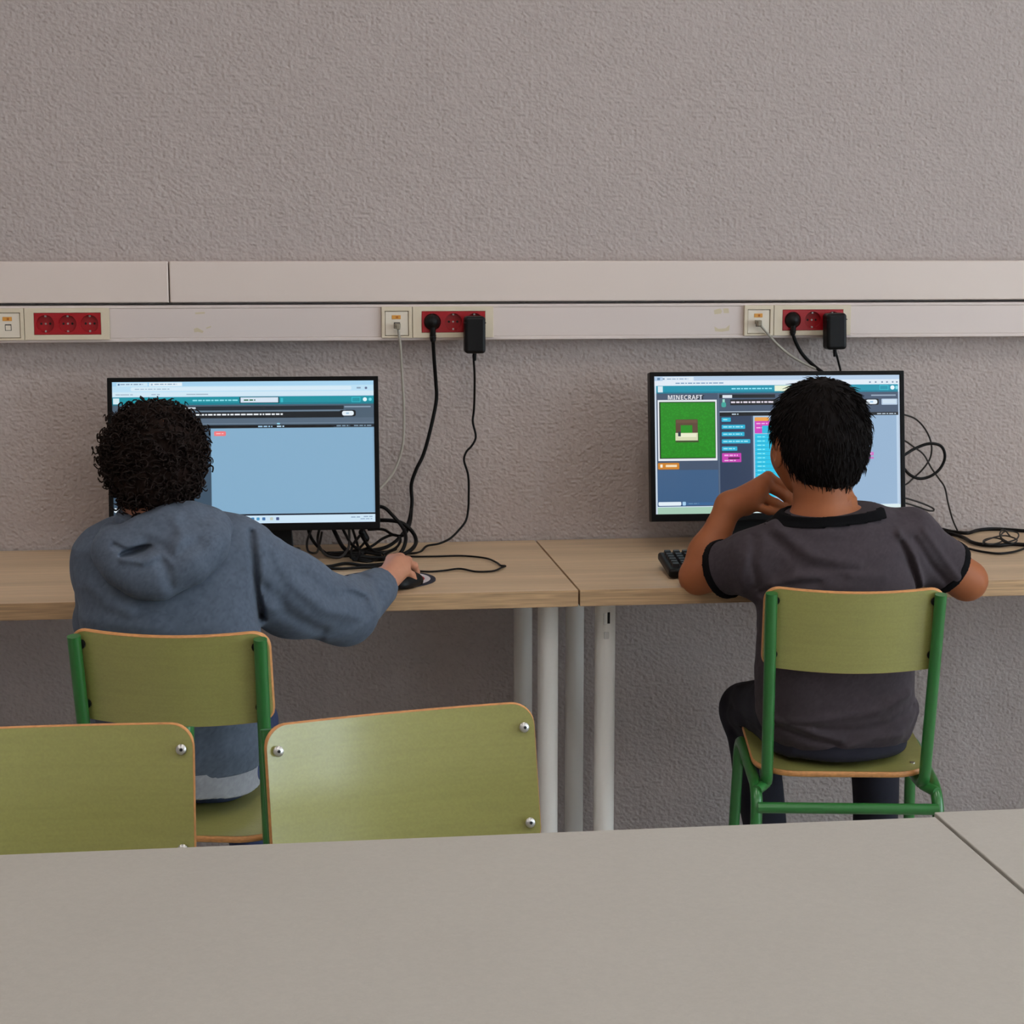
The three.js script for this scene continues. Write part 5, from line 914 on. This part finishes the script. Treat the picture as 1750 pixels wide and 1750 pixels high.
  for (const a of [anL, anR]) { const f = unionK([[capsule([a[0], 0.04, a[2] + 0.02], [a[0], 0.032, a[2] - 0.12], 0.038, 0.032), 0.02], [capsule([a[0], 0.09, a[2]], [a[0], 0.04, a[2]], 0.036, 0.038), 0.02]]); wpart('shoe', meshField((x, y, z) => Math.max(f(x, y, z), 0.001 - y), [a[0] - 0.06, -0.005, a[2] - 0.18], [a[0] + 0.06, 0.14, a[2] + 0.08], 0.006), std(srgb(200, 200, 200), 0.7), t); }
  // curls: a lumpy cap with many small corkscrews
  const hairCol = srgb(31, 20, 16);
  const cap = union([ellipsoid([-0.2271, 1.0658, 0.925], [0.083, 0.080, 0.095]), ellipsoid([-0.2229, 1.0107, 0.965], [0.062, 0.05, 0.066])], 0.04);
  const inv = head.M.clone().invert(), toHead = (x, y, z) => new THREE.Vector3(x - HC[0], y - HC[1], z - HC[2]).applyMatrix4(inv).multiplyScalar(1 / 0.95);
  const lineAt = (v) => { const a = Math.atan2(Math.abs(v.x), v.z); if (a < 0.9) return -0.088; if (a < 1.5) return -0.088 + (a - 0.9) / 0.6 * 0.05; if (a < 1.9) return -0.038; return -0.038 + Math.min(1, (a - 1.9) / 0.3) * 0.09; };
  const hairF = (x, y, z) => { const v = toHead(x, y, z); return Math.max(cap(x, y, z) + 0.016 * n3(x * 48, y * 48, z * 48) + 0.008 * n3(x * 120, y * 120, z * 120), (lineAt(v) - v.y) * 1.0, -head.f(x, y, z) - 0.006); };
  const hair = wpart('hair', meshField(hairF, add3(HC, [-0.14, -0.14, -0.15]), add3(HC, [0.14, 0.16, 0.16]), 0.0036, (x, y, z) => { const k = 1 + 0.7 * n3(x * 140, y * 140, z * 140); return [hairCol.r * k, hairCol.g * k, hairCol.b * k]; }), vcol(0.85, { specularIntensity: 0.2 }), t, 'curly dark brown hair');
  const curls = []; seed = 4321;
  for (let i = 0; i < 2600; i++) {
    const u = rr(-1, 1), a = rr(0, Math.PI * 2), q = Math.sqrt(1 - u * u), d = [q * Math.cos(a), u, q * Math.sin(a)], o = head.T(0, 0.02, 0.014); let lo2 = 0.02, hi2 = 0.17;
    for (let k = 0; k < 16; k++) { const m = (lo2 + hi2) / 2; if (cap(o[0] + d[0] * m, o[1] + d[1] * m, o[2] + d[2] * m) < 0) lo2 = m; else hi2 = m; }
    const p = [o[0] + d[0] * (lo2 - 0.004), o[1] + d[1] * (lo2 - 0.004), o[2] + d[2] * (lo2 - 0.004)], v = toHead(...p); if (v.y < lineAt(v) + 0.004) continue;
    const n = d, w = nrm3(add3(mul3([rr(-1, 1), rr(-1.2, 0.5), rr(-1, 1)], 1), mul3(n, rr(-0.35, 0.1)))), L = rr(0.014, 0.032), Rh = rr(0.004, 0.008), turns = rr(1, 2.2), ph = rr(0, 6.28);
    let e1 = nrm3([w[2], 0, -w[0]]); const e2 = [w[1] * e1[2] - w[2] * e1[1], w[2] * e1[0] - w[0] * e1[2], w[0] * e1[1] - w[1] * e1[0]], pts = [], m = 13;
    for (let k = 0; k <= m; k++) { const f = k / m, c = Math.cos(ph + f * turns * 6.283) * Rh, s = Math.sin(ph + f * turns * 6.283) * Rh, ctr = add3(add3(p, mul3(w, L * f)), mul3(n, 0.006 * Math.sin(f * 3.1))); pts.push([ctr[0] + e1[0] * c + e2[0] * s, ctr[1] + e1[1] * c + e2[1] * s, ctr[2] + e1[2] * c + e2[2] * s]); }
    curls.push([pts, rr(0.0011, 0.0019)]);
  }
  wpart('curls', ribbonTubes(curls), std(hairCol, 0.65, { specularIntensity: 0.35 }), t, undefined, hair);
}

scene.traverse((o) => { if (o.isMesh) { o.castShadow = true; o.receiveShadow = true; } });
renderer.render(scene, camera);
